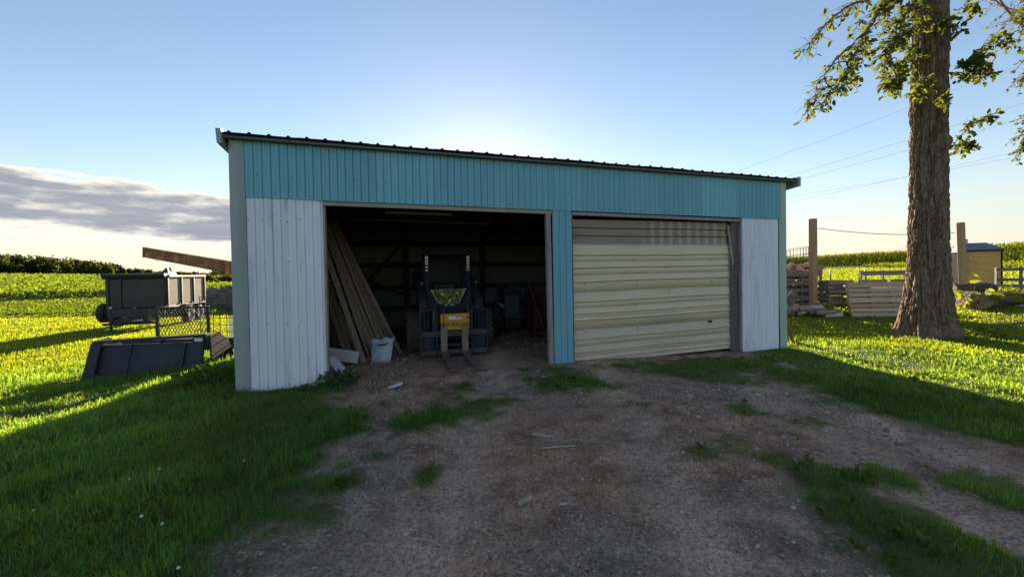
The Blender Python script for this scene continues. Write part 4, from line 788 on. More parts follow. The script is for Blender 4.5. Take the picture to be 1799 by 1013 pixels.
for k, (z, h) in enumerate(((0.12, 0.12), (0.36, 0.14), (0.62, 0.14), (0.88, 0.14), (1.22, 0.20))): bar('front_slat', MT['pallet_old'], ct, (0.0, -0.013, z+h/2), (1.50, -0.013, z+h/2), 0.022, h, 0.002); bar('back_slat', MT['pallet_old'], ct, (0, 1.02, z+h/2), (1.5, 1.02, z+h/2), 0.022, h, 0.002); bar('side_slat', MT['pallet_old'], ct, (1.515, 0.0, z+h/2), (1.515, 1.0, z+h/2), 0.022, h, 0.002)
for x in (0.0, 0.72, 1.44):
    for y in (0.0, 0.95): box('corner_post', MT['pallet_old'], ct, x, x+0.06, y, y+0.06, 0.0, 1.42, 0.003)
for k in range(9): bar('inner_board', MT['wood_dark'], ct, (0.02, 0.16, 0.10+k*0.152), (1.42, 0.16, 0.10+k*0.152), 0.02, 0.142, 0.002)
box('floor_boards', MT['pallet_old'], ct, 0.0, 1.5, 0.06, 0.95, 0.9, 0.94)
def chunk(name, label, cat, group, mat, c, ln, r, rz, tilt, seed):
    """split log: wedge-shaped cross-section with a rough end"""
    q = random.Random(seed); n = 7; poly = []
    for k in range(n):
        a = 2*math.pi*k/n; poly.append((r*math.cos(a)*(1 if k not in (0, 1) else 0.55)*q.uniform(0.8, 1.15), r*math.sin(a)*q.uniform(0.7, 1.1)))
    ob = MB().prism(poly, -ln/2, ln/2, 'x').build(name, mat, None, 0.006); ob.location = c; ob.rotation_euler = (q.uniform(0, 6), tilt, rz); return tag(ob, label, cat, group)
q = random.Random(4)
TONE = {'firewood': 'reddish brown', 'wood_white': 'pale bleached', 'wood_grey': 'dark grey'}
for i in range(17):
    x = 9.98+0.088*i+q.uniform(-0.05, 0.05); lay = i % 3; mk = 'firewood' if q.random() < 0.75 else 'wood_white'
    chunk('firewood_log', TONE[mk]+' split log heaped on the grey firewood crate', 'firewood', 'firewood logs heaped on the crate', MT[mk], (x, 14.50+q.uniform(0.0, 0.35), 1.42+0.085*lay+q.uniform(0, 0.05)), q.uniform(0.36, 0.5), q.uniform(0.07, 0.11), q.uniform(-0.9, 0.9), q.uniform(-0.35, 0.35), 50+i)
for i in range(30):
    x, y = 9.1+q.uniform(0, 1.9), 12.6+q.uniform(0, 1.4); mk = q.choice(('wood_white', 'firewood', 'wood_grey'))
    chunk('firewood_log', TONE[mk]+' split log in the heap on the ground before the firewood crate', 'firewood', 'split logs scattered on the ground', MT[mk], (x, y, zat(x, y)+0.07+0.10*(i % 3)*(x < 10.2)), q.uniform(0.35, 0.65), q.uniform(0.07, 0.12), q.uniform(-0.6, 0.6), q.uniform(-0.15, 0.15), 90+i)
for i in range(6):
    x, y = 9.3+q.uniform(0, 0.3), 13.5+q.uniform(0, 0.25)
    chunk('firewood_log', 'dark split log stacked beside the shed right corner', 'firewood', 'dark logs stacked by the shed corner', MT['wood_grey'], (x, y, zat(x, y)+0.09+0.12*i), q.uniform(0.5, 0.8), q.uniform(0.08, 0.12), q.uniform(-0.4, 0.4), q.uniform(-0.4, 0.4), 120+i)
st_ = tube('bent_branch', MT['wood_white'], None, [(9.3, 13.3, 0.55), (9.46, 13.3, 0.75), (9.52, 13.3, 0.95), (9.63, 13.3, 1.12)], [0.03, 0.028, 0.024, 0.018], 7); tag(st_, 'pale bent branch sticking up from the dark logs by the shed', 'branch')
br_ = bar('rusty_bar', MT['rust'], None, (6.03, 8.42, zat(6.03, 8.4)), (5.84, 8.62, 1.02), 0.085, 0.05, 0.004); tag(br_, 'rusty flat bar leaning against the shed right corner', 'bar')
fb = box('bar_foot', MT['rust'], None, 6.0, 6.14, 8.34, 8.44, zat(6.05, 8.4)-0.01, zat(6.05, 8.4)+0.035, 0.004); fb.parent = br_
for (nm, lab, x, y, h, lean) in (('wooden_post', 'tall square wooden post standing beside the firewood crate', 10.70, 13.95, 3.28, 0.0), ('wooden_post', 'tall square wooden post standing in front of the yellow ribbed wagon', 17.83, 15.5, 3.22, -0.16)):
    z = zat(x, y); po = thing(nm, lab, 'post', (x, y, z-0.02), 0.2, 'tall wooden posts carrying a wire')
    bar('timber', MT['post'], po, (0, 0, 0), (lean, 0, h-z), 0.20, 0.16, 0.006); tube('insulator', MT['wire'], po, [(lean*0.9+0.1, 0, h-z-0.36), (lean*0.9+0.18, 0, h-z-0.36)], 0.02, 6)
pts = [Vector((10.88, 13.95, 2.92))+(Vector((17.48, 15.5, 2.80))-Vector((10.88, 13.95, 2.92)))*t+Vector((0, 0, -0.55*t*(1-t))) for t in np.linspace(0, 1, 15)]
tag(tube('strung_wire', MT['wire'], None, pts, 0.012, 5), 'single wire strung between the two tall wooden posts', 'wire')
# bent wire hoop panel behind the crate
hp = thing('wire_hoop', 'curved wire grid cage showing above the firewood crate', 'wire cage', (11.55, 16.3, zat(11, 16.3)), 0.0); hm = MB(); nk = 40; zz = 2.28-zat(11, 16.3)
for k in range(nk): a = 2*math.pi*k/nk; hm.tube([(0.75*math.cos(a), 0.75*math.sin(a), 0.0), (0.75*math.cos(a), 0.75*math.sin(a), zz+0.10*math.sin(a*1.0+2.2))], 0.008, 4)
for j in range(9):
    z = zz*(j+1)/9; hm.tube([(0.755*math.cos(2*math.pi*k/nk), 0.755*math.sin(2*math.pi*k/nk), z+0.10*math.sin(2*math.pi*k/nk+2.2)*(j+1)/9) for k in range(nk+1)], 0.008, 4)
tag(hm.build('wire_grid', MT['wire'], hp), kind='stuff')
for lab, x, y in (('white topped fence stake in the mown grass left of the grey pallet', 21.4, 26.4), ('white topped fence stake in the mown grass behind the pale pallet', 23.4, 26.0)):
    z = zat(x, y); so = thing('fence_stake', lab, 'stake', (x, y, z), 0, 'white topped fence stakes'); tube('shaft', MT['wood_grey'], so, [(0, 0, -0.05), (0, 0, 0.75)], 0.05, 6); tube('white_top', MT['sticker'], so, [(0, 0, 0.752), (0, 0, 1.12)], 0.055, 6)
# pallet fence at the right edge
rowsr = [(0.02, 0.10), (0.26, 0.12), (0.50, 0.13), (0.76, 0.12), (1.18, 0.11)]
pallet('wooden_pallet', 'grey-brown pallet standing as a fence right of the yellow wagon', 'pallets in the right yard', MT['wood_grey'], (19.72, 16.0, zat(20, 16)-0.08), R(-12), 0.0, 1.75, 1.32, rowsr, (0.05, 0.86, 1.68), both=False, seed=5)
pallet('wooden_pallet', 'grey-brown pallet cut off by the right edge of the picture', 'pallets in the right yard', MT['wood_grey'], (21.46, 15.6, zat(21, 16)-0.08), R(-14), 0.0, 1.6, 1.28, rowsr, (0.05, 0.8, 1.53), both=False, seed=6)
# yellow ribbed wagon
WX, WY = 19.99, 17.5; w0 = zat(20.6, 17.6); wg = thing('ribbed_wagon', 'yellow ribbed rust-streaked wagon body with a grey roof behind the tree', 'wagon', (WX, WY, w0), R(-38))
zl, zh = 0.64-w0, 2.16-w0; WW, WL = 1.15, 1.7
for k in range(15):
    z = zl+(zh-zl)*k/15; h = (zh-zl)/15
    MB().prism([(0.0, z), (-0.03, z+h*0.25), (-0.03, z+h*0.70), (0.0, z+h-0.006), (0.02, z+h-0.006), (0.02, z)], 0.0, WW).build('siding_rib', MT['wagon_yellow'], wg)
box('body_core', MT['matte_black'], wg, 0.0, WW, 0.022, WL, zl, zh)
MB().add([(-0.10,-0.10,zh+0.02),(WW+0.10,-0.10,zh+0.02),(WW+0.10,WL+0.1,zh+0.02),(-0.10,WL+0.1,zh+0.02),(0.2,0.5,zh+0.34),(WW-0.3,0.5,zh+0.34),(WW-0.3,WL-0.4,zh+0.34),(0.2,WL-0.4,zh+0.34)], [(0,3,2,1),(4,5,6,7),(0,1,5,4),(1,2,6,5),(2,3,7,6),(3,0,4,7)]).build('roof', MT['wagon_roof'], wg)
box('roof_fascia', MT['steel_black'], wg, -0.08, WW+0.08, -0.08, WL+0.08, zh-0.06, zh+0.015); box('corner_strip', MT['matte_black'], wg, WW+0.002, WW+0.05, -0.03, 0.05, zl-0.2, zh-0.065); box('corner_strip', MT['matte_black'], wg, -0.06, -0.002, -0.02, 0.05, zl-0.2, zh-0.065)
box('chassis', MT['matte_black'], wg, 0.06, WW-0.06, 0.1, WL-0.1, zl-0.22, zl-0.01)
for x, s_w in ((0.12, -1), (WW-0.12, 1)):
    for y in (0.35, 1.35): wheel(wg, (x, y, 0.25), 0.25, 0.16, s_w)
tube('vent', MT['rim'], wg, [(0.25, 0.45, zh+0.2), (0.25, 0.45, zh+0.52)], 0.06, 10)
bar('prop_leg', MT['sticker'], wg, (WW-0.08, -0.06, 0.0), (WW-0.08, -0.06, zl-0.03), 0.05, 0.05)
# logs behind the tree
for i, (lab, x, y, r, ln, rz, dz) in enumerate((('thick sawn log with a pale cut end beside the broad-leaved plant', 15.75, 13.4, 0.30, 0.75, 1.15, 0), ('long dark log lying behind the sawn log', 16.9, 13.75, 0.24, 1.7, 0.12, 0), ('dark log lying on top of the log row', 16.5, 14.1, 0.20, 1.3, -0.1, 0.42), ('dark log at the right end of the log row near pallets', 18.3, 14.2, 0.20, 1.2, 0.2, 0))):
    lo = thing('sawn_log', lab, 'log', (x, y, zat(x, y)+r*0.92+dz), rz, 'logs lying by the tree'); pts = [(-ln/2+ln*k/5, 0.02*math.sin(k*2), 0.015*math.cos(k*3)) for k in range(6)]
    MB().tube(pts, [r*(1+0.05*math.sin(k*1.7+i)) for k in range(6)], 16, False).build('bark', MT['log'], lo, smooth=True)
    for s, j in ((-1, 0), (1, 5)): MB().lathe([(s*ln/2+s*0.002, 0.0), (s*ln/2, r*1.0)], 16, (0, pts[j][1], pts[j][2])).build('cut_end', MT['logend'], lo)
tag(bar('weathered_plank', MT['wood_white'], None, (17.0, 13.2, zat(17, 13.2)+0.04), (18.4, 13.5, zat(18.4, 13.5)+0.05), 0.14, 0.04), 'pale plank lying in the grass before the log row', 'plank')
# unseen firewood row, added behind the shed to shade the lawn
wr = thing('unseen_shade_row', 'unseen firewood row added behind the shed to shade the lawn', 'firewood', (5.6, 15.0, zat(7.5, 15.0)-0.02), R(-4)); lg = MB(); qq = random.Random(77)
for k in range(8):
    for i in range(24):
        xx_ = 0.10+i*0.175+(0.085 if k % 2 else 0)+qq.uniform(-0.015, 0.015); rr_ = qq.uniform(0.075, 0.09); lg.tube([(xx_, -0.24+qq.uniform(-.03, .03), 0.09+k*0.175), (xx_, 0.26+qq.uniform(-.03, .03), 0.09+k*0.175)], rr_, 7)
tag(lg.build('unseen_shade_row_logs', MT['firewood'], wr), kind='stuff')
for xx_ in (-0.03, 4.42): box('unseen_shade_row_stake', MT['post'], wr, xx_-0.04, xx_+0.04, -0.05, 0.05, 0.0, 1.65, 0.004)
# overhead power lines
for i, (lab, a, b, sag) in enumerate((('highest overhead power line crossing the sky behind the tree', (20, 60, 11.3), (120, 60, 47.5), 0.6), ('second highest overhead power line behind the tree', (30, 60, 12.1), (120, 60, 39.2), 0.8), ('third highest overhead power line behind the tree', (30, 60, 11.6), (120, 60, 35.6), 0.8), ('fourth overhead power line, lower down behind the tree', (30, 60, 9.2), (120, 60, 28.6), 0.8), ('lowest overhead power line behind the tree', (30, 60, 10.6), (120, 60, 25.7), 0.8))):
    A, Bv = Vector(a), Vector(b); tag(tube('power_line', MT['wire'], None, [A+(Bv-A)*t+Vector((0, 0, -sag*4*t*(1-t))) for t in np.linspace(0, 1, 20)], 0.012, 5), lab, 'power line', 'power lines over the field')

# ------------------------------------------------------------------ leaf and blade generators
def jitter(n, base, amt=0.25, yellow=0.25):
    k = 1+rng.uniform(-amt, amt, n); yv = rng.uniform(0, yellow, n); c = np.tile(np.array(base, float), (n, 1))*k[:, None]
    c[:, 0] *= 1+yv*1.2; c[:, 1] *= 1+yv*0.35; return c
def blades(P, h, wd, lean, col, name, parent=None, mat=None, head=None):
    n = len(P); th = rng.uniform(0, 2*np.pi, n) if head is None else head; fa = rng.uniform(0, 2*np.pi, n)
    side = np.stack([np.cos(fa), np.sin(fa), np.zeros(n)], 1)*wd[:, None]*0.5; ld = np.stack([np.cos(th), np.sin(th), np.zeros(n)], 1)*(lean*h)[:, None]
    up = np.zeros((n, 3)); up[:, 2] = 1; hz_ = h*np.sqrt(np.clip(1-0.6*lean**2, 0.15, 1))
    m = P+ld*0.32+up*(hz_*0.58)[:, None]; t = P+ld+up*hz_[:, None]
    V = np.stack([P-side, P+side, m+side*0.8, m-side*0.8, t], 1).reshape(-1, 3); b = np.arange(n)*5
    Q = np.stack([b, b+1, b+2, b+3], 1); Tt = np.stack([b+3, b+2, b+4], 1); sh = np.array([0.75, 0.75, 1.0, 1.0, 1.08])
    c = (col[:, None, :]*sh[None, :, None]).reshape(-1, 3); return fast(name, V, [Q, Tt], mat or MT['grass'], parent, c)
def leaves(P, D, size, col, name, mat, parent=None, width=0.5, fold=0.18):
    """P leaf base, D unit direction of the midrib, ovate folded leaves of four triangles"""
    n = len(P); r = rng.normal(size=(n, 3)); s = np.cross(D, r); s /= np.linalg.norm(s, axis=1)[:, None]+1e-9; nr = np.cross(s, D)
    L_ = size[:, None]; W_ = size[:, None]*width*0.5
    b = P; t = P+D*L_; l1 = P+D*L_*0.32-s*W_+nr*W_*fold*2; l2 = P+D*L_*0.72-s*W_*0.72+nr*W_*fold*2; r1 = P+D*L_*0.32+s*W_+nr*W_*fold*2; r2 = P+D*L_*0.72+s*W_*0.72+nr*W_*fold*2
    V = np.stack([b, l1, l2, t, r2, r1], 1).reshape(-1, 3); k = np.arange(n)*6
    return fast(name, V, [np.stack([k, k+3, k+2, k+1], 1), np.stack([k, k+5, k+4, k+3], 1)], mat, parent, np.repeat(col, 6, axis=0))
def unit(v): return v/(np.linalg.norm(v, axis=1)[:, None]+1e-9)

# ------------------------------------------------------------------ grass
def sample(n, amin, amax, rmin, rmax, power=1.0):
    """points spread so that they thin out with distance from where one stands"""
    a = np.radians(rng.uniform(amin, amax, n)); u = rng.uniform(0, 1, n); r = rmin*(rmax/rmin)**(u**power); return r*np.sin(a), r*np.cos(a), r
def keep_out(x, y):
    u, v = to_local(x, y); return ~((u > -0.03) & (u < SW+0.03) & (v > -0.015) & (v < SD+0.05))
def lawn(n, amin, amax, rmin, rmax, hmin, hmax, wscale, base, name, label, var=1.0, lean=0.55):
    x, y, r = sample(n, amin, amax, rmin, rmax); g = grassiness(x, y); clump = fbm(x*2.2, y*2.2, o=3, s=31)
    k = keep_out(x, y) & (rng.uniform(0, 1, n) < np.maximum(g*np.clip(1-0.65*var+1.1*var*clump, 0, 1), 0.03*(clump > 0.5))); x, y, r, clump, g = x[k], y[k], r[k], clump[k], g[k]; n = len(x)
    z = height(x, y)-0.008; big = fbm(x*0.7, y*0.7, o=3, s=41); u, v = to_local(x, y)
    nearwall = np.exp(-np.clip(np.abs(v+0.05), 0, 9)/0.35)*((u > -0.6) & (u < SW+0.6))+np.exp(-np.abs(u)/0.4)*((v > 0) & (v < SD)*(u < 0))
    h = (hmin+(hmax-hmin)*rng.uniform(0, 1, n)**2.2)*(1-0.75*var+1.5*var*clump)*(0.35+0.65*g**2)*(1-0.55*var+1.1*var*big)*(1+0.25*nearwall*(v > 0)-0.35*nearwall*(v < 0)*(u > 0.2))
    wd = wscale*np.clip(r/3.2, 0.9, 40)*rng.uniform(0.6, 1.3, n)
    c = jitter(n, base, 0.28, 0.35); dry = rng.uniform(0, 1, n) < 0.05+0.10*(big < 0.42); c[dry] = jitter(dry.sum(), (0.13, 0.14, 0.06), 0.3, 0.1)
    c *= (1-0.55*var+1.1*var*fbm(x*1.1, y*1.1, o=3, s=77))[:, None]
    hd = fbm(x*1.6, y*1.6, o=2, s=51)*14+rng.normal(0, 1.5, n)
    return tag(blades(np.stack([x, y, z], 1), h, wd, np.clip(rng.normal(lean, 0.36, n), 0.05, 1.25), c, name, head=hd), label, 'grass', kind='stuff')
GC = (0.062, 0.172, 0.078)
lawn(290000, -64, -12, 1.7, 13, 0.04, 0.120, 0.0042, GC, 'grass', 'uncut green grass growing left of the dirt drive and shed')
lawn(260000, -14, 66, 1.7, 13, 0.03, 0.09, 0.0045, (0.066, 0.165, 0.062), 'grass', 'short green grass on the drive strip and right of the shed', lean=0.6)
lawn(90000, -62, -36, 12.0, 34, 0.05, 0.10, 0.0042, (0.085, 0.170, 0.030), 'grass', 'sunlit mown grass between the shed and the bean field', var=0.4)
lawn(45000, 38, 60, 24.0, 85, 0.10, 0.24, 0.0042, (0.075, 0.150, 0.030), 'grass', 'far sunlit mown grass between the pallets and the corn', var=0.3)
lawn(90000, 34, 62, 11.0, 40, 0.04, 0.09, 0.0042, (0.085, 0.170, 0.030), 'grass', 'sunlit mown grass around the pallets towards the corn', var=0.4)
# broad weeds by the walls and in the lawn
x, y, r = sample(1500, -60, 50, 2.0, 9.0); k = keep_out(x, y) & (grassiness(x, y) > 0.5) & (fbm(x*1.1, y*1.1, o=3, s=63) > 0.53); x, y = x[k], y[k]; n = len(x)*5
P = np.repeat(np.stack([x, y, height(x, y)+0.01], 1), 5, axis=0)+rng.normal(0, 0.012, (n, 3))*[1, 1, 0.3]; a = rng.uniform(0, 6.28, n); e = rng.uniform(0.3, 1.1, n)
tag(leaves(P, np.stack([np.cos(a)*np.cos(e), np.sin(a)*np.cos(e), np.sin(e)], 1), rng.uniform(0.03, 0.085, n), jitter(n, (0.06, 0.12, 0.03), 0.3, 0.2), 'weed_leaves', MT['leaf'], None, 0.5), 'small broad-leaved weeds growing through the lawn', 'weeds', kind='stuff')
# white clover heads low on the left lawn
cl = MB()
for i in range(9):
    a = R(-44+random.uniform(-10, 12)); r_ = random.uniform(2.1, 4.2); x, y = r_*math.sin(a), r_*math.cos(a); z = zat(x, y)+random.uniform(0.045, 0.075)
    cl.lathe([(-0.006, 0.002), (-0.003, 0.008), (0.003, 0.009), (0.009, 0.004), (0.010, 0.0)], 8, (x, y, z), 'z')
tag(cl.build('clover_heads', MT['sticker'], None), 'small white clover heads in the grass at lower left', 'clover', kind='stuff')

# ------------------------------------------------------------------ gravel, chips, straw
def pebbles(n, amin, amax, rmin, rmax, smin, smax, name, label, lo=0.0):
    x, y, r = sample(n, amin, amax, rmin, rmax); g = grassiness(x, y); gr = fbm(x*0.9+3, y*0.9, o=3, s=15); u, v = to_local(x, y)
    k = (g < 0.45) & (rng.uniform(0, 1, n) < np.clip((gr-0.30)*3.0, lo, 1)) & ((v < 3) | (u < 0) | (u > SW)); x, y, r = x[k], y[k], r[k]; n = len(x)
    s = (smin+(smax-smin)*rng.uniform(0, 1, n)**3.5)*np.clip(r/3.0, 0.8, 2.2)
    base = np.array([(1,0,0),(-0.5,0.87,0),(-0.5,-0.87,0),(0.35,0.5,0.75),(-0.65,0.05,0.7),(0.3,-0.55,0.7)])
    th = rng.uniform(0, 6.28, n); c_, s_ = np.cos(th), np.sin(th); B = base[None]*rng.uniform(0.6, 1.3, (n, 6, 1))*np.stack([rng.uniform(0.7, 1.4, n), rng.uniform(0.6, 1.1, n), rng.uniform(0.4, 0.8, n)], 1)[:, None, :]*s[:, None, None]
    X = B[..., 0]*c_[:, None]-B[..., 1]*s_[:, None]; Y = B[..., 0]*s_[:, None]+B[..., 1]*c_[:, None]
    V = np.stack([X+x[:, None], Y+y[:, None], B[..., 2]+(height(x, y)-0.12*s)[:, None]], 2).reshape(-1, 3)
    f = np.array([(3,4,5),(0,1,3),(1,4,3),(1,2,4),(2,5,4),(2,0,5),(0,3,5)]); Fq = (f[None]+(np.arange(n)*6)[:, None, None]).reshape(-1, 3)
    tone = rng.uniform(0.14, 0.42, n); c = np.stack([tone*1.22, tone*0.94, tone*0.78], 1); pale = rng.uniform(0, 1, n) < 0.02; c[pale] = [0.56, 0.46, 0.38]
    return tag(fast(name, V, [Fq], MT['col'], None, np.repeat(c, 6, axis=0)), label, 'gravel', kind='stuff')
pebbles(46000, -45, 60, 1.7, 9.0, 0.0025, 0.021, 'gravel', 'small stones and gravel scattered over the dirt drive')
n = 9000; x, y, r = sample(n, -40, 58, 1.7, 8.0); k = (grassiness(x, y) < 0.6) & keep_out(x, y) & (fbm(x*1.3, y*1.3, o=3, s=91) > 0.46); x, y, r = x[k], y[k], r[k]; n = len(x)
z = height(x, y)+0.004; a = rng.uniform(0, 6.28, n); ln = 0.008+0.075*rng.uniform(0, 1, n)**2.5*np.clip(r/3, 0.8, 2); wd = rng.uniform(0.0015, 0.006, n)*np.clip(r/3, 0.8, 2); d = np.stack([np.cos(a), np.sin(a)], 1)
V = np.zeros((n, 4, 3)); 
for j, (s1, s2) in enumerate(((-1,-1),(1,-1),(1,1),(-1,1))):
    V[:, j, 0] = x+d[:, 0]*ln*s1*0.5-d[:, 1]*wd*s2*0.5; V[:, j, 1] = y+d[:, 1]*ln*s1*0.5+d[:, 0]*wd*s2*0.5; V[:, j, 2] = height(V[:, j, 0], V[:, j, 1])+0.005+rng.uniform(0, 0.006, n)
b = np.arange(n)*4; tone = rng.uniform(0.15, 0.5, n); tag(fast('straw_litter', V.reshape(-1, 3), [np.stack([b, b+1, b+2, b+3], 1)], MT['col'], None, np.repeat(np.stack([tone, tone*0.84, tone*0.66], 1), 4, axis=0)), 'straw and bark shreds littering the dirt drive', 'litter', kind='stuff')
def scrap(name, label, cat, mat, x, y, ln, wd, th, rz, seed, tiltz=0.0):
    q = random.Random(seed); poly = [(-ln/2, -wd*0.35), (-ln*0.40, -wd/2), (ln*0.30, -wd*0.5), (ln/2, -wd*0.12), (ln*0.46, wd*0.25), (ln*0.1, wd/2), (-ln*0.42, wd*0.42)]
    poly = [(a+q.uniform(-.05, .05)*wd, b_+q.uniform(-.08, .08)*wd) for a, b_ in poly]; ob = MB().prism(poly, 0, th, 'z').build(name, mat, None, th*0.2); ob.location = (x, y, zat(x, y)+0.004); ob.rotation_euler = (0, tiltz, rz); return tag(ob, label, cat)
scrap('wood_scrap', 'flat split wood scrap lying mid drive, larger of the two', 'wood scrap', MT['wood_pale'], 0.27, 3.69, 0.21, 0.05, 0.022, -0.35, 1); scrap('wood_scrap', 'short dark-ended wood stub lying nearest on the drive', 'wood scrap', MT['wood_pale'], 0.06, 2.62, 0.14, 0.032, 0.028, 0.75, 2, 0.05)
scrap('wood_stick', 'thin pale stick lying on the drive below the wood scrap', 'stick', MT['wood_white'], 0.38, 3.43, 0.32, 0.012, 0.010, 0.12, 3); scrap('wood_scrap', 'small pale wood chip right of the wood stub', 'wood scrap', MT['wood_white'], 0.32, 2.62, 0.06, 0.018, 0.012, 0.1, 4)
for i, (lab, x, y, s_) in enumerate((('flat pale stone on the right part of the drive', 2.83, 3.30, 0.075), ('brown wood block half buried at the bottom edge of the drive', 0.71, 2.02, 0.07), ('grey flat stone lying right of the drive middle', 1.68, 2.60, 0.06), ('stone near the grass strip by the right bay door', 3.55, 6.05, 0.16), ('long flat stone before the white right corner of the shed', 4.55, 6.55, 0.24), ('rounded brown stone at the bottom edge left of the drive middle', -0.36, 2.02, 0.045))):
    o = heap('field_stone', lab, 'stone', MT['fieldstone'], (x, y, zat(x, y)+0.01), s_, s_*0.6, s_*0.35, 40+i, random.uniform(0, 3), 0.45)

# ------------------------------------------------------------------ the big tree
tr = thing('shade_tree', 'big rough-barked tree standing in the lawn right of the shed', 'tree', (9.53, 9.0, -0.12))
nz_, na = 440, 260; zs = np.linspace(-0.1, 10.5, nz_); th = np.linspace(0, 2*np.pi, na, endpoint=False); TH, ZZ = np.meshgrid(th, zs); ZP = np.clip(ZZ, 0, 20)
rad = 0.300-0.004*ZP+0.21*np.exp(-ZP/1.05)+np.exp(-ZP/0.28)*(0.06+0.11*np.sin(TH*5+0.8)+0.06*np.sin(TH*3+2))
tw = TH+0.07*np.sin(ZZ*1.1)+0.25*(fbm(np.cos(TH)*1.5, np.sin(TH)*1.5, ZZ*0.8, 2, 19)-0.5); CXn, CYn = np.cos(tw), np.sin(tw)
fn = fbm(CXn*5.0+9, CYn*5.0, ZZ*1.15, 3, 12); fur = np.exp(-((fn-0.5)/0.055)**2); fn2 = fbm(CXn*8.5+3, CYn*8.5, ZZ*3.4, 2, 23); fur2 = np.exp(-((fn2-0.5)/0.05)**2)
rad = rad+0.022-0.055*fur-0.022*fur2+0.05*(fbm(CXn*14, CYn*14, ZZ*9.0, 2, 14)-0.5)+0.07*(fbm(CXn*1.2, CYn*1.2, ZZ*0.6, 3, 16)-0.5)
for (ka, kz, ks, kh) in ((4.2, 2.6, 0.10, 0.05), (5.1, 4.4, 0.13, 0.06), (4.6, 5.6, 0.16, 0.07), (3.9, 5.9, 0.12, 0.05), (5.0, 0.9, 0.12, 0.04)): rad = rad+kh*np.exp(-(((TH-ka)*0.33)**2+(ZZ-kz)**2)/ks**2)
V = np.stack([(0.02*np.sin(ZZ*0.7)+0.006*ZZ+rad*np.cos(TH)).ravel(), (0.03*np.sin(ZZ*0.5+1)+rad*np.sin(TH)).ravel(), ZZ.ravel()], 1)
k = np.arange(nz_*na).reshape(nz_, na); k2 = np.roll(k, -1, axis=1); fast('trunk', V, [np.stack([k[:-1].ravel(), k2[:-1].ravel(), k2[1:].ravel(), k[1:].ravel()], 1)], MT['bark'], tr, None, True)
OT = np.array([9.58, 9.0, -0.12])
class Twigs:
    def __init__(s): s.mb = MB(); s.P = []; s.D = []; s.n = 0
    def limb(s, pts, r0, r1, ntw=0, tl=0.5, leaf=4, droop=0.5, start=0.25, bare=0.0, nseg=6):
        pts = [Vector(p) for p in pts]; fine = []
        for i in range(len(pts)-1):
            for j in range(nseg): fine.append(pts[i].lerp(pts[i+1], j/nseg)+Vector([random.gauss(0, 0.018) for _ in range(3)])*(1 if 0 < i*nseg+j else 0))
        fine.append(pts[-1]); n = len(fine); s.mb.tube(fine, [r0+(r1-r0)*i/(n-1) for i in range(n)], 6 if r0 > 0.03 else 4, False)
        for q_ in range(ntw):
            t = start+(1-start)*random.random(); i = min(n-2, int(t*(n-1))); b = fine[i]; d = (fine[i+1]-fine[i]).normalized()
            v = (d*0.6+Vector([random.gauss(0, 0.7) for _ in range(3)])+Vector((0, 0, -droop*random.random()))).normalized(); l = tl*random.uniform(0.45, 1.2)
            mid = b+v*l*0.5; end = b+v*l+Vector((0, 0, -droop*0.35*l)); s.mb.tube([b, mid, end], [0.007, 0.005, 0.003], 3, False)
            if random.random() < bare: continue
            for k_ in range(leaf):
                f = random.uniform(0.25, 1.05); pnt = b.lerp(end, min(1, f)); dd = (v*0.5+Vector([random.gauss(0, 0.6) for _ in range(3)])+Vector((0, 0, -0.35))).normalized(); s.P.append(pnt); s.D.append(dd)
    def build(s, parent, size, base, bark_name='branches', leaf_name='foliage', width=0.55):
        tag(s.mb.build(bark_name, MT['bark'], parent), kind='stuff'); P = np.array([tuple(p) for p in s.P]); D = np.array([tuple(d) for d in s.D]); n = len(P)
        tag(leaves(P, D, rng.uniform(size[0], size[1], n), jitter(n, base, 0.35, 0.35), leaf_name, MT['leaf'], parent, width), kind='stuff')
def rel(p): return (p[0]-9.53, p[1]-9.0, p[2]+0.12)
tg = Twigs()
def W(*pts): return [rel(p) for p in pts]
random.seed(21)
tg.limb(W((9.3, 8.9, 7.9), (8.5, 8.8, 7.6), (7.9, 8.75, 6.7), (7.4, 8.7, 5.75), (6.85, 8.7, 5.1)), 0.06, 0.008, 127, 0.42, 5, 0.6, 0.18)
tg.limb(W((7.9, 8.75, 6.7), (7.35, 8.8, 6.2), (6.9, 8.8, 5.65), (6.6, 8.8, 4.95)), 0.022, 0.004, 44, 0.30, 3, 0.7, 0.35, 0.35)
tg.limb(W((8.5, 8.8, 7.6), (7.7, 8.9, 7.4), (7.0, 8.9, 6.9), (6.65, 8.9, 6.3)), 0.03, 0.004, 71, 0.38, 3, 0.6, 0.2, 0.45)
tg.limb(W((9.2, 8.85, 7.6), (8.7, 8.6, 7.1), (8.3, 8.5, 6.5), (8.1, 8.5, 5.9)), 0.035, 0.006, 102, 0.40, 5, 0.5, 0.2)
tg.limb(W((9.15, 8.75, 6.6), (8.75, 8.6, 6.2), (8.45, 8.55, 5.75), (8.3, 8.5, 5.45)), 0.022, 0.005, 71, 0.34, 5, 0.5, 0.15)
tg.limb(W((9.15, 8.7, 5.7), (8.95, 8.5, 5.45), (8.75, 8.45, 5.3)), 0.015, 0.004, 27, 0.25, 5, 0.4, 0.1)
tg.limb(W((9.3, 8.6, 5.2), (9.28, 8.45, 5.05), (9.3, 8.4, 4.95)), 0.010, 0.004, 11, 0.2, 5, 0.4, 0.1)
tg.limb(W((10.0, 8.8, 5.9), (10.3, 8.7, 6.25), (10.65, 8.65, 6.42), (10.95, 8.6, 6.30)), 0.020, 0.004, 24, 0.28, 5, 0.4, 0.35)
tg.limb(W((9.95, 8.7, 5.6), (10.15, 8.6, 5.85), (10.35, 8.55, 5.7)), 0.015, 0.004, 32, 0.30, 5, 0.5, 0.05)
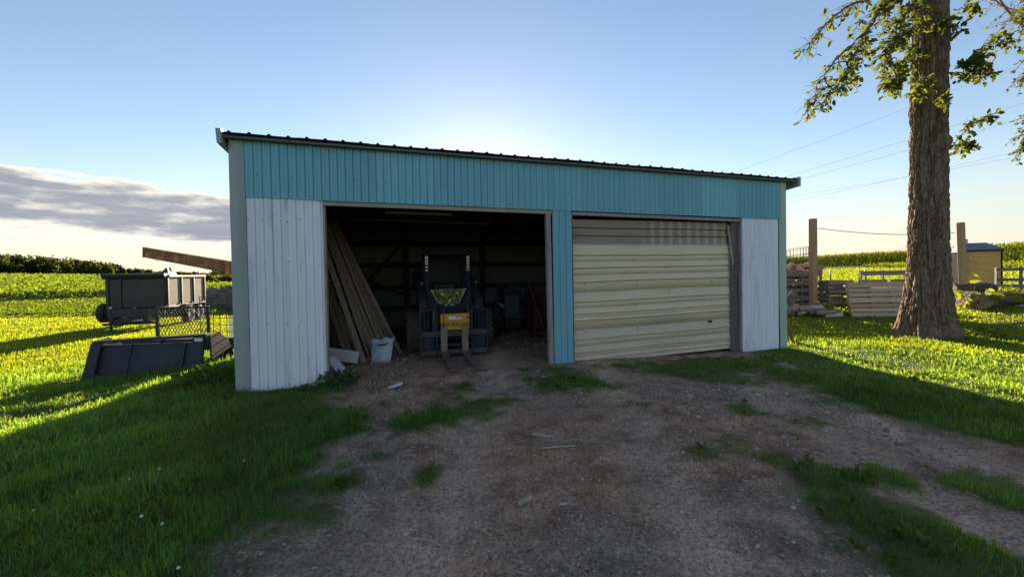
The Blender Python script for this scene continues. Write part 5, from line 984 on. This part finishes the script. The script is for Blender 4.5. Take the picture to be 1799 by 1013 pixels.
tg.limb(W((9.6, 8.5, 5.8), (9.8, 8.35, 5.9), (10.0, 8.3, 5.8)), 0.012, 0.004, 27, 0.25, 5, 0.4, 0.1)
tg.limb(W((9.95, 8.85, 4.2), (10.15, 8.75, 4.6), (10.4, 8.7, 4.75), (10.65, 8.7, 4.85)), 0.012, 0.003, 23, 0.22, 4, 0.4, 0.2)
tg.limb(W((9.95, 8.85, 4.15), (10.08, 8.75, 4.25), (10.2, 8.7, 4.1)), 0.010, 0.003, 23, 0.24, 4, 0.4, 0.1)
tg.limb(W((9.3, 8.7, 6.9), (9.35, 8.45, 6.75), (9.5, 8.35, 6.5)), 0.012, 0.004, 15, 0.25, 5, 0.4, 0.1)
tg.limb(W((9.9, 8.8, 7.2), (10.1, 8.6, 7.15), (10.3, 8.5, 7.0)), 0.012, 0.004, 10, 0.22, 4, 0.4, 0.2)
# crown above the picture
for i in range(16):
    a = 2.4*i; e = random.uniform(0.2, 1.2); ln = random.uniform(2.2, 3.8); b = Vector((0.1*math.cos(a), 0.1*math.sin(a), 7.6+0.18*i)); d = Vector((math.cos(a)*math.cos(e), math.sin(a)*math.cos(e), math.sin(e)))
    if d.x < -0.2 and d.z < 0.5: d.z = 0.75
    tg.limb([b, b+d*ln*0.5+Vector((0, 0, 0.2)), b+d*ln+Vector((0, 0, 0.1))], 0.10, 0.02, 42, 0.8, 6, 0.4, 0.3)
tg.build(tr, (0.08, 0.155), (0.065, 0.105, 0.028))
# second tree: its trunk stands out of the picture, only hanging twigs reach in
t2 = thing('edge_tree', 'tree whose hanging leafy twigs reach in at the right picture edge', 'tree', (16.6, 11.2, zat(16.6, 11.2)-0.05)); OT2 = Vector((16.6, 11.2, zat(16.6, 11.2)-0.05))
MB().tube([(0, 0, -0.1), (0.02, 0, 0.4), (0.05, 0.03, 2.0), (0.0, 0.1, 5.0), (0.1, 0, 9.0)], [0.46, 0.33, 0.29, 0.25, 0.12], 18, False).build('trunk', MT['bark'], t2, smooth=True)
tg2 = Twigs()
def W2(*pts): return [Vector(p)-OT2 for p in pts]
tg2.limb(W2((16.6, 11.2, 8.4), (15.2, 10.8, 9.0), (14.0, 10.6, 8.6), (13.55, 10.5, 7.9)), 0.07, 0.006, 60, 0.40, 5, 0.7, 0.55)
tg2.limb(W2((15.2, 10.8, 9.0), (14.3, 10.6, 8.1), (13.8, 10.5, 7.0), (13.65, 10.5, 6.3)), 0.03, 0.004, 46, 0.30, 5, 0.7, 0.5)
tg2.limb(W2((14.3, 10.6, 8.1), (14.0, 10.6, 6.4), (13.75, 10.5, 5.2), (13.62, 10.5, 4.5)), 0.02, 0.003, 44, 0.30, 5, 0.7, 0.55)
for i in range(12):
    a = 2.4*i; d = Vector((math.cos(a), math.sin(a), random.uniform(0.2, 1.0))).normalized(); 
    if d.x < -0.1: d.z += 0.9
    b = Vector((0, 0, 5.8+0.28*i)); tg2.limb([b, b+d*1.4, b+d*2.8], 0.06, 0.015, 30, 0.7, 6, 0.4, 0.3)
tg2.build(t2, (0.06, 0.11), (0.065, 0.095, 0.025))
# broad-leaved plant by the logs
pt = thing('burdock_plant', 'bright broad-leaved plant growing over the logs right of the tree', 'plant', (15.5, 13.15, zat(15.5, 13.15))); sm = MB(); Ps, Ds, Sz = [], [], []
for i in range(46):
    a = random.uniform(0, 6.28); rr = random.uniform(0.1, 0.85); h = random.uniform(0.15, 0.62) if i > 3 else random.uniform(0.85, 1.15); ox = -0.35 if i <= 3 else 0.15
    e = Vector((ox+rr*math.cos(a)*1.1, rr*math.sin(a)*0.5, h)); sm.tube([(ox*0.5, 0, 0), e*0.6+Vector((0, 0, 0.08)), e], [0.014, 0.010, 0.006], 5, False)
    Ps.append(tuple(e)); Ds.append((math.cos(a), math.sin(a)*0.6, random.uniform(-0.5, 0.15))); Sz.append(random.uniform(0.18, 0.36))
sm.build('stems', MT['post'], pt); P = np.array(Ps); D = unit(np.array(Ds)); cc = jitter(len(P), (0.13, 0.19, 0.03), 0.15, 0.2)
for j in range(len(P)): leaves(P[j:j+1], D[j:j+1], np.array([Sz[j]]), cc[j:j+1], 'leaf', MT['leaf'], pt, 0.8, 0.12)
def shrub(name, label, c, n, sx, sz, base, size, cat='weeds'):
    v = rng.normal(size=(n, 3)); v = unit(v)*rng.uniform(0.3, 1.0, (n, 1))**0.6; P = v*[sx, sx, sz]+[0, 0, sz*0.9]; D = unit(v+rng.normal(0, 0.5, (n, 3))); o = thing(name, label, cat, place(*c)); tag(leaves(P, D, rng.uniform(size*0.6, size*1.3, n), jitter(n, base, 0.3, 0.3), 'foliage', MT['leaf'], o, 0.6), kind='stuff')
    s_ = MB()
    for k in range(7): q_ = P[random.randrange(n)]; s_.tube([(0, 0, 0), (q_[0]*0.5, q_[1]*0.5, q_[2]*0.6), tuple(q_)], [0.012, 0.008, 0.004], 4, False)
    s_.build('stems', MT['log'], o)
shrub('weed_clump', 'bright weed clump at the left foot of the pale pallet', (10.75, 13.0), 170, 0.42, 0.22, (0.10, 0.16, 0.03), 0.11)
shrub('weed_clump', 'weed clump in the sun at the foot of the right pallets', (18.9, 14.9), 200, 0.55, 0.28, (0.11, 0.16, 0.03), 0.12)
shrub('weed_clump', 'low weeds at the right foot of the tree trunk', (10.55, 8.75), 140, 0.35, 0.10, (0.06, 0.10, 0.025), 0.07)
shrub('weed_clump', 'leafy weeds growing at the white left corner of the open bay', tuple(shed_world(1.25, -0.12))[:2], 420, 0.26, 0.09, (0.055, 0.12, 0.035), 0.055)
shrub('weed_clump', 'leafy weeds along the shed left wall beside the bucket', tuple(shed_world(-0.55, 0.7))[:2], 700, 0.5, 0.13, (0.07, 0.14, 0.035), 0.065)

# ------------------------------------------------------------------ crops and far trees
def beans(n, dmin, dmax, amin, amax, h, base, sz, label, edge):
    a = rng.uniform(amin, amax, n); u = rng.uniform(0, 1, n); d = dmin*(dmax/dmin)**u; ar = np.radians(a); x, y = d*np.sin(ar), d*np.cos(ar)
    row = np.round((x*0.86+y*0.5)/0.76)*0.76; off = (x*0.86+y*0.5)-row; x -= off*0.55*0.86; y -= off*0.55*0.5
    k = edge(x, y); x, y, d = x[k], y[k], d[k]; n = len(x); hh = h*(0.92+0.16*fbm(x*0.25, y*0.25, o=3, s=71)); zf = rng.uniform(0.05, 1.0, n)**0.55
    P = np.stack([x, y, height(x, y, False)+hh*zf], 1); D = unit(rng.normal(size=(n, 3))*[1, 1, 0.45]+[0, 0, 0.1]); c = jitter(n, base, 0.3, 0.3)*(0.8+0.4*fbm(x*0.1, y*0.1, o=2, s=73))[:, None]
    return tag(leaves(P, D, sz*np.clip(d/24, 1, 9)*rng.uniform(0.7, 1.3, n), c, 'bean_field', MT['crop'], None, 0.8, 0.1), label, 'crop', kind='stuff')
beans(80000, 19, 62, -64, -37, 0.24, (0.075, 0.140, 0.030), 0.070, 'near strip of low green bean plants beyond the lawn', lambda x, y: (y-20.3+0.10*(x+24) > 0)&(np.hypot(x, y) < 52))
beans(105000, 60, 300, -64, -30, 0.95, (0.078, 0.142, 0.030), 0.098, 'tall far bean field rising to the woods', lambda x, y: np.hypot(x, y) > 60)
# corn: stalks with arching leaves
def corn():
    rows = []
    pth = [(44, 26), (52.1, 40), (58, 55), (61, 80), (62, 130)]
    for rr in range(9):
        for i in range(len(pth)-1):
            a, b = np.array(pth[i], float), np.array(pth[i+1], float); ln = np.hypot(*(b-a)); nn_ = int(ln/(0.22+0.03*rr)); t = (np.arange(nn_)+rng.uniform(0, 1, nn_))/nn_
            dirn = (b-a)/ln; nrm = np.array([dirn[1], -dirn[0]]); q_ = a+(b-a)*t[:, None]+nrm*(rr*0.76)+rng.normal(0, 0.06, (nn_, 2)); rows.append(q_)
    Q = np.concatenate(rows); n = len(Q); z0 = height(Q[:, 0], Q[:, 1], False); H = rng.uniform(2.15, 2.55, n)
    Vs, Cs, Fs, base = [], [], [], 0
    for j in range(9):
        f = 0.12+0.1*j; a = rng.uniform(0, 6.28, n); d = np.stack([np.cos(a), np.sin(a), np.zeros(n)], 1); s = np.stack([-np.sin(a), np.cos(a), np.zeros(n)], 1)*0.055
        b = np.stack([Q[:, 0], Q[:, 1], z0+H*f], 1); ln = rng.uniform(0.55, 0.85, n)[:, None]; up = np.array([0, 0, 1.0])
        p1 = b+d*ln*0.35+up*ln*0.42; p2 = b+d*ln*0.75+up*ln*0.40; p3 = b+d*ln*1.05+up*ln*0.02
        V_ = np.stack([b-s*0.5, b+s*0.5, p1+s, p1-s, p2+s*0.8, p2-s*0.8, p3], 1).reshape(-1, 3); k = np.arange(n)*7+base
        Vs.append(V_); Fs += [np.stack([k, k+1, k+2, k+3], 1), np.stack([k+3, k+2, k+4, k+5], 1)]; Fs.append(np.stack([k+5, k+4, k+6], 1)); Cs.append(np.repeat(jitter(n, (0.07, 0.125, 0.028), 0.25, 0.35), 7, axis=0)); base += 7*n
    # tassels
    b = np.stack([Q[:, 0], Q[:, 1], z0+H*0.95], 1); t = b+np.stack([rng.normal(0, 0.05, n), rng.normal(0, 0.05, n), np.full(n, 0.32)], 1); s = np.array([0.03, 0, 0]); V_ = np.stack([b-s, b+s, t], 1).reshape(-1, 3); k = np.arange(n)*3+base
    Vs.append(V_); Fs.append(np.stack([k, k+1, k+2], 1)); Cs.append(np.repeat(jitter(n, (0.24, 0.19, 0.07), 0.2, 0.1), 3, axis=0)); base += 3*n
    q4 = [f for f in Fs if f.shape[1] == 4]; q3 = [f for f in Fs if f.shape[1] == 3]
    tag(fast('corn_field', np.concatenate(Vs), [np.concatenate(q4), np.concatenate(q3)], MT['crop'], None, np.concatenate(Cs)), 'field edge of tall green corn behind the pallets', 'corn', kind='stuff')
    # rest of the field behind the first rows
    n = 26000; x = rng.uniform(50, 190, n); y = rng.uniform(20, 170, n); xe = np.interp(y, [p[1] for p in pth], [p[0] for p in pth]); k = x > xe+5.5; x, y = x[k], y[k]; n = len(x)
    P = np.stack([x, y, height(x, y, False)+rng.uniform(1.3, 2.35, n)], 1); D = unit(rng.normal(size=(n, 3))*[1, 1, 0.4]+[0, 0, 0.5])
    tag(leaves(P, D, rng.uniform(0.7, 1.2, n), jitter(n, (0.075, 0.125, 0.03), 0.25, 0.35), 'corn_field', MT['crop'], None, 0.28), 'inner corn field stretching away to the right', 'corn', kind='stuff')
corn()
x = np.concatenate([rng.uniform(26, 50, 1500)]); y = rng.uniform(24, 60, 1500); xe = np.interp(y, [26, 40, 55, 80], [44, 52, 58, 61]); x = xe-rng.uniform(0.5, 5.0, 1500); n = 1500*8
P = np.repeat(np.stack([x, y, height(x, y, False)], 1), 8, axis=0)+np.stack([rng.normal(0, 0.08, n), rng.normal(0, 0.08, n), rng.uniform(0.05, 0.65, n)], 1)
tag(leaves(P, unit(rng.normal(size=(n, 3))+[0, 0, 0.4]), rng.uniform(0.12, 0.26, n), jitter(n, (0.10, 0.155, 0.03), 0.25, 0.3), 'tall_weeds', MT['crop'], None, 0.5), 'tall light green weeds in front of the corn', 'weeds', kind='stuff')
# woods along the horizon on the left
Ps, Cs, Ss = [], [], []; wt = MB()
for i in range(150):
    a = R(-66+i*0.30+random.uniform(-0.2, 0.2)); d = random.uniform(300, 345); x, y = d*math.sin(a), d*math.cos(a); az_ = -math.degrees(a); h = (9.5 if az_ > 48.5 else max(2.4, 9.5-(48.5-az_)*1.05))*random.uniform(0.78, 1.15); z0 = float(height(np.array([x]), np.array([y]), False)[0]); n = 300; v = unit(rng.normal(size=(n, 3)))*rng.uniform(0.55, 1, (n, 1)); r_ = h*random.uniform(0.34, 0.46)
    lob = 1+0.35*(fbm(v[:, 0]*2.2+i, v[:, 1]*2.2, v[:, 2]*2.2, 2, 5)-0.5)*2; P = v*lob[:, None]*[r_, r_, h*0.5]+[x, y, z0+h*0.52]; Ps.append(P)
    base = np.array(random.choice(((0.036, 0.060, 0.020), (0.045, 0.070, 0.024), (0.055, 0.080, 0.024), (0.03, 0.052, 0.020)))); Cs.append(jitter(n, base, 0.3, 0.25)); Ss.append(rng.uniform(0.9, 1.7, n)); wt.tube([(x, y, z0-0.5), (x, y, z0+h*0.5)], [0.35, 0.2], 5, False)
P = np.concatenate(Ps); n = len(P); wd_ = leaves(P, unit(rng.normal(size=(n, 3))), np.concatenate(Ss), np.concatenate(Cs), 'far_woods', MT['far'], None, 0.9, 0.15); tag(wd_, 'dark green wood along the horizon beyond the bean field', 'woods', kind='stuff')
wto = wt.build('trunks', MT['bark'], wd_); wto['kind'] = 'stuff'
def far_tree(name, label, x, y, h, cr, n, base, size, airy=0.5):
    z0 = float(height(np.array([x]), np.array([y]), False)[0]); o = thing(name, label, 'tree', (x, y, z0-0.1)); MB().tube([(0, 0, -0.2), (0.05*h*0.2, 0, h*0.35), (0, 0, h*0.75)], [h*0.022, h*0.017, h*0.006], 7, False).build('trunk', MT['bark'], o)
    Pn = []; lm = MB()
    for k in range(11):
        a = 2.4*k; e = 0.25+0.1*k; c = Vector((cr*math.cos(a)*math.cos(e)*random.uniform(0.5, 1), cr*math.sin(a)*math.cos(e), h*(0.55+0.38*k/11))); lm.tube([(0, 0, h*0.35+0.03*h*k), tuple(c)], [h*0.008, h*0.003], 4, False); v = rng.normal(size=(n//11, 3))*[cr*0.28, cr*0.28, h*0.055]; Pn.append(v+np.array(tuple(c)))
    lm.build('limbs', MT['bark'], o); P = np.concatenate(Pn); m = len(P); tag(leaves(P, unit(rng.normal(size=(m, 3))), rng.uniform(size*0.6, size*1.3, m), jitter(m, base, 0.3, 0.3), 'crown', MT['far'], o, 0.8), kind='stuff')
far_tree('lone_tree', 'small airy lone tree on the skyline beside the shed edge', -61.5, 84, 4.6, 2.3, 900, (0.07, 0.09, 0.05), 0.35)
for i, (lab, x, y, h) in enumerate((('round bush on the skyline just right of the dump trailer', -54.5, 70, 2.4), ('low bush left of the lone tree on the skyline', -60.0, 78, 2.2), ('bush at the foot of the lone tree by the shed edge', -50.5, 70, 2.2))):
    far_tree('field_bush', lab, x, y, h, 1.5, 900, (0.06, 0.085, 0.03), 0.32)
for i, (lab, x, y, h) in enumerate((('tall tree behind the viewer, left one mirrored in the loader glass', 8, -26, 9), ('tall tree behind the viewer, middle one mirrored in the loader glass', 15, -28, 10), ('tall tree behind the viewer, right one mirrored in the loader glass', 21, -25, 9))):
    far_tree('yard_tree', lab, x, y, h, 3.2, 1600, (0.06, 0.09, 0.03), 0.42)
print('objects', len(bpy.data.objects), 'tris~', sum(len(m.loops)-2*len(m.polygons) for m in bpy.data.meshes))
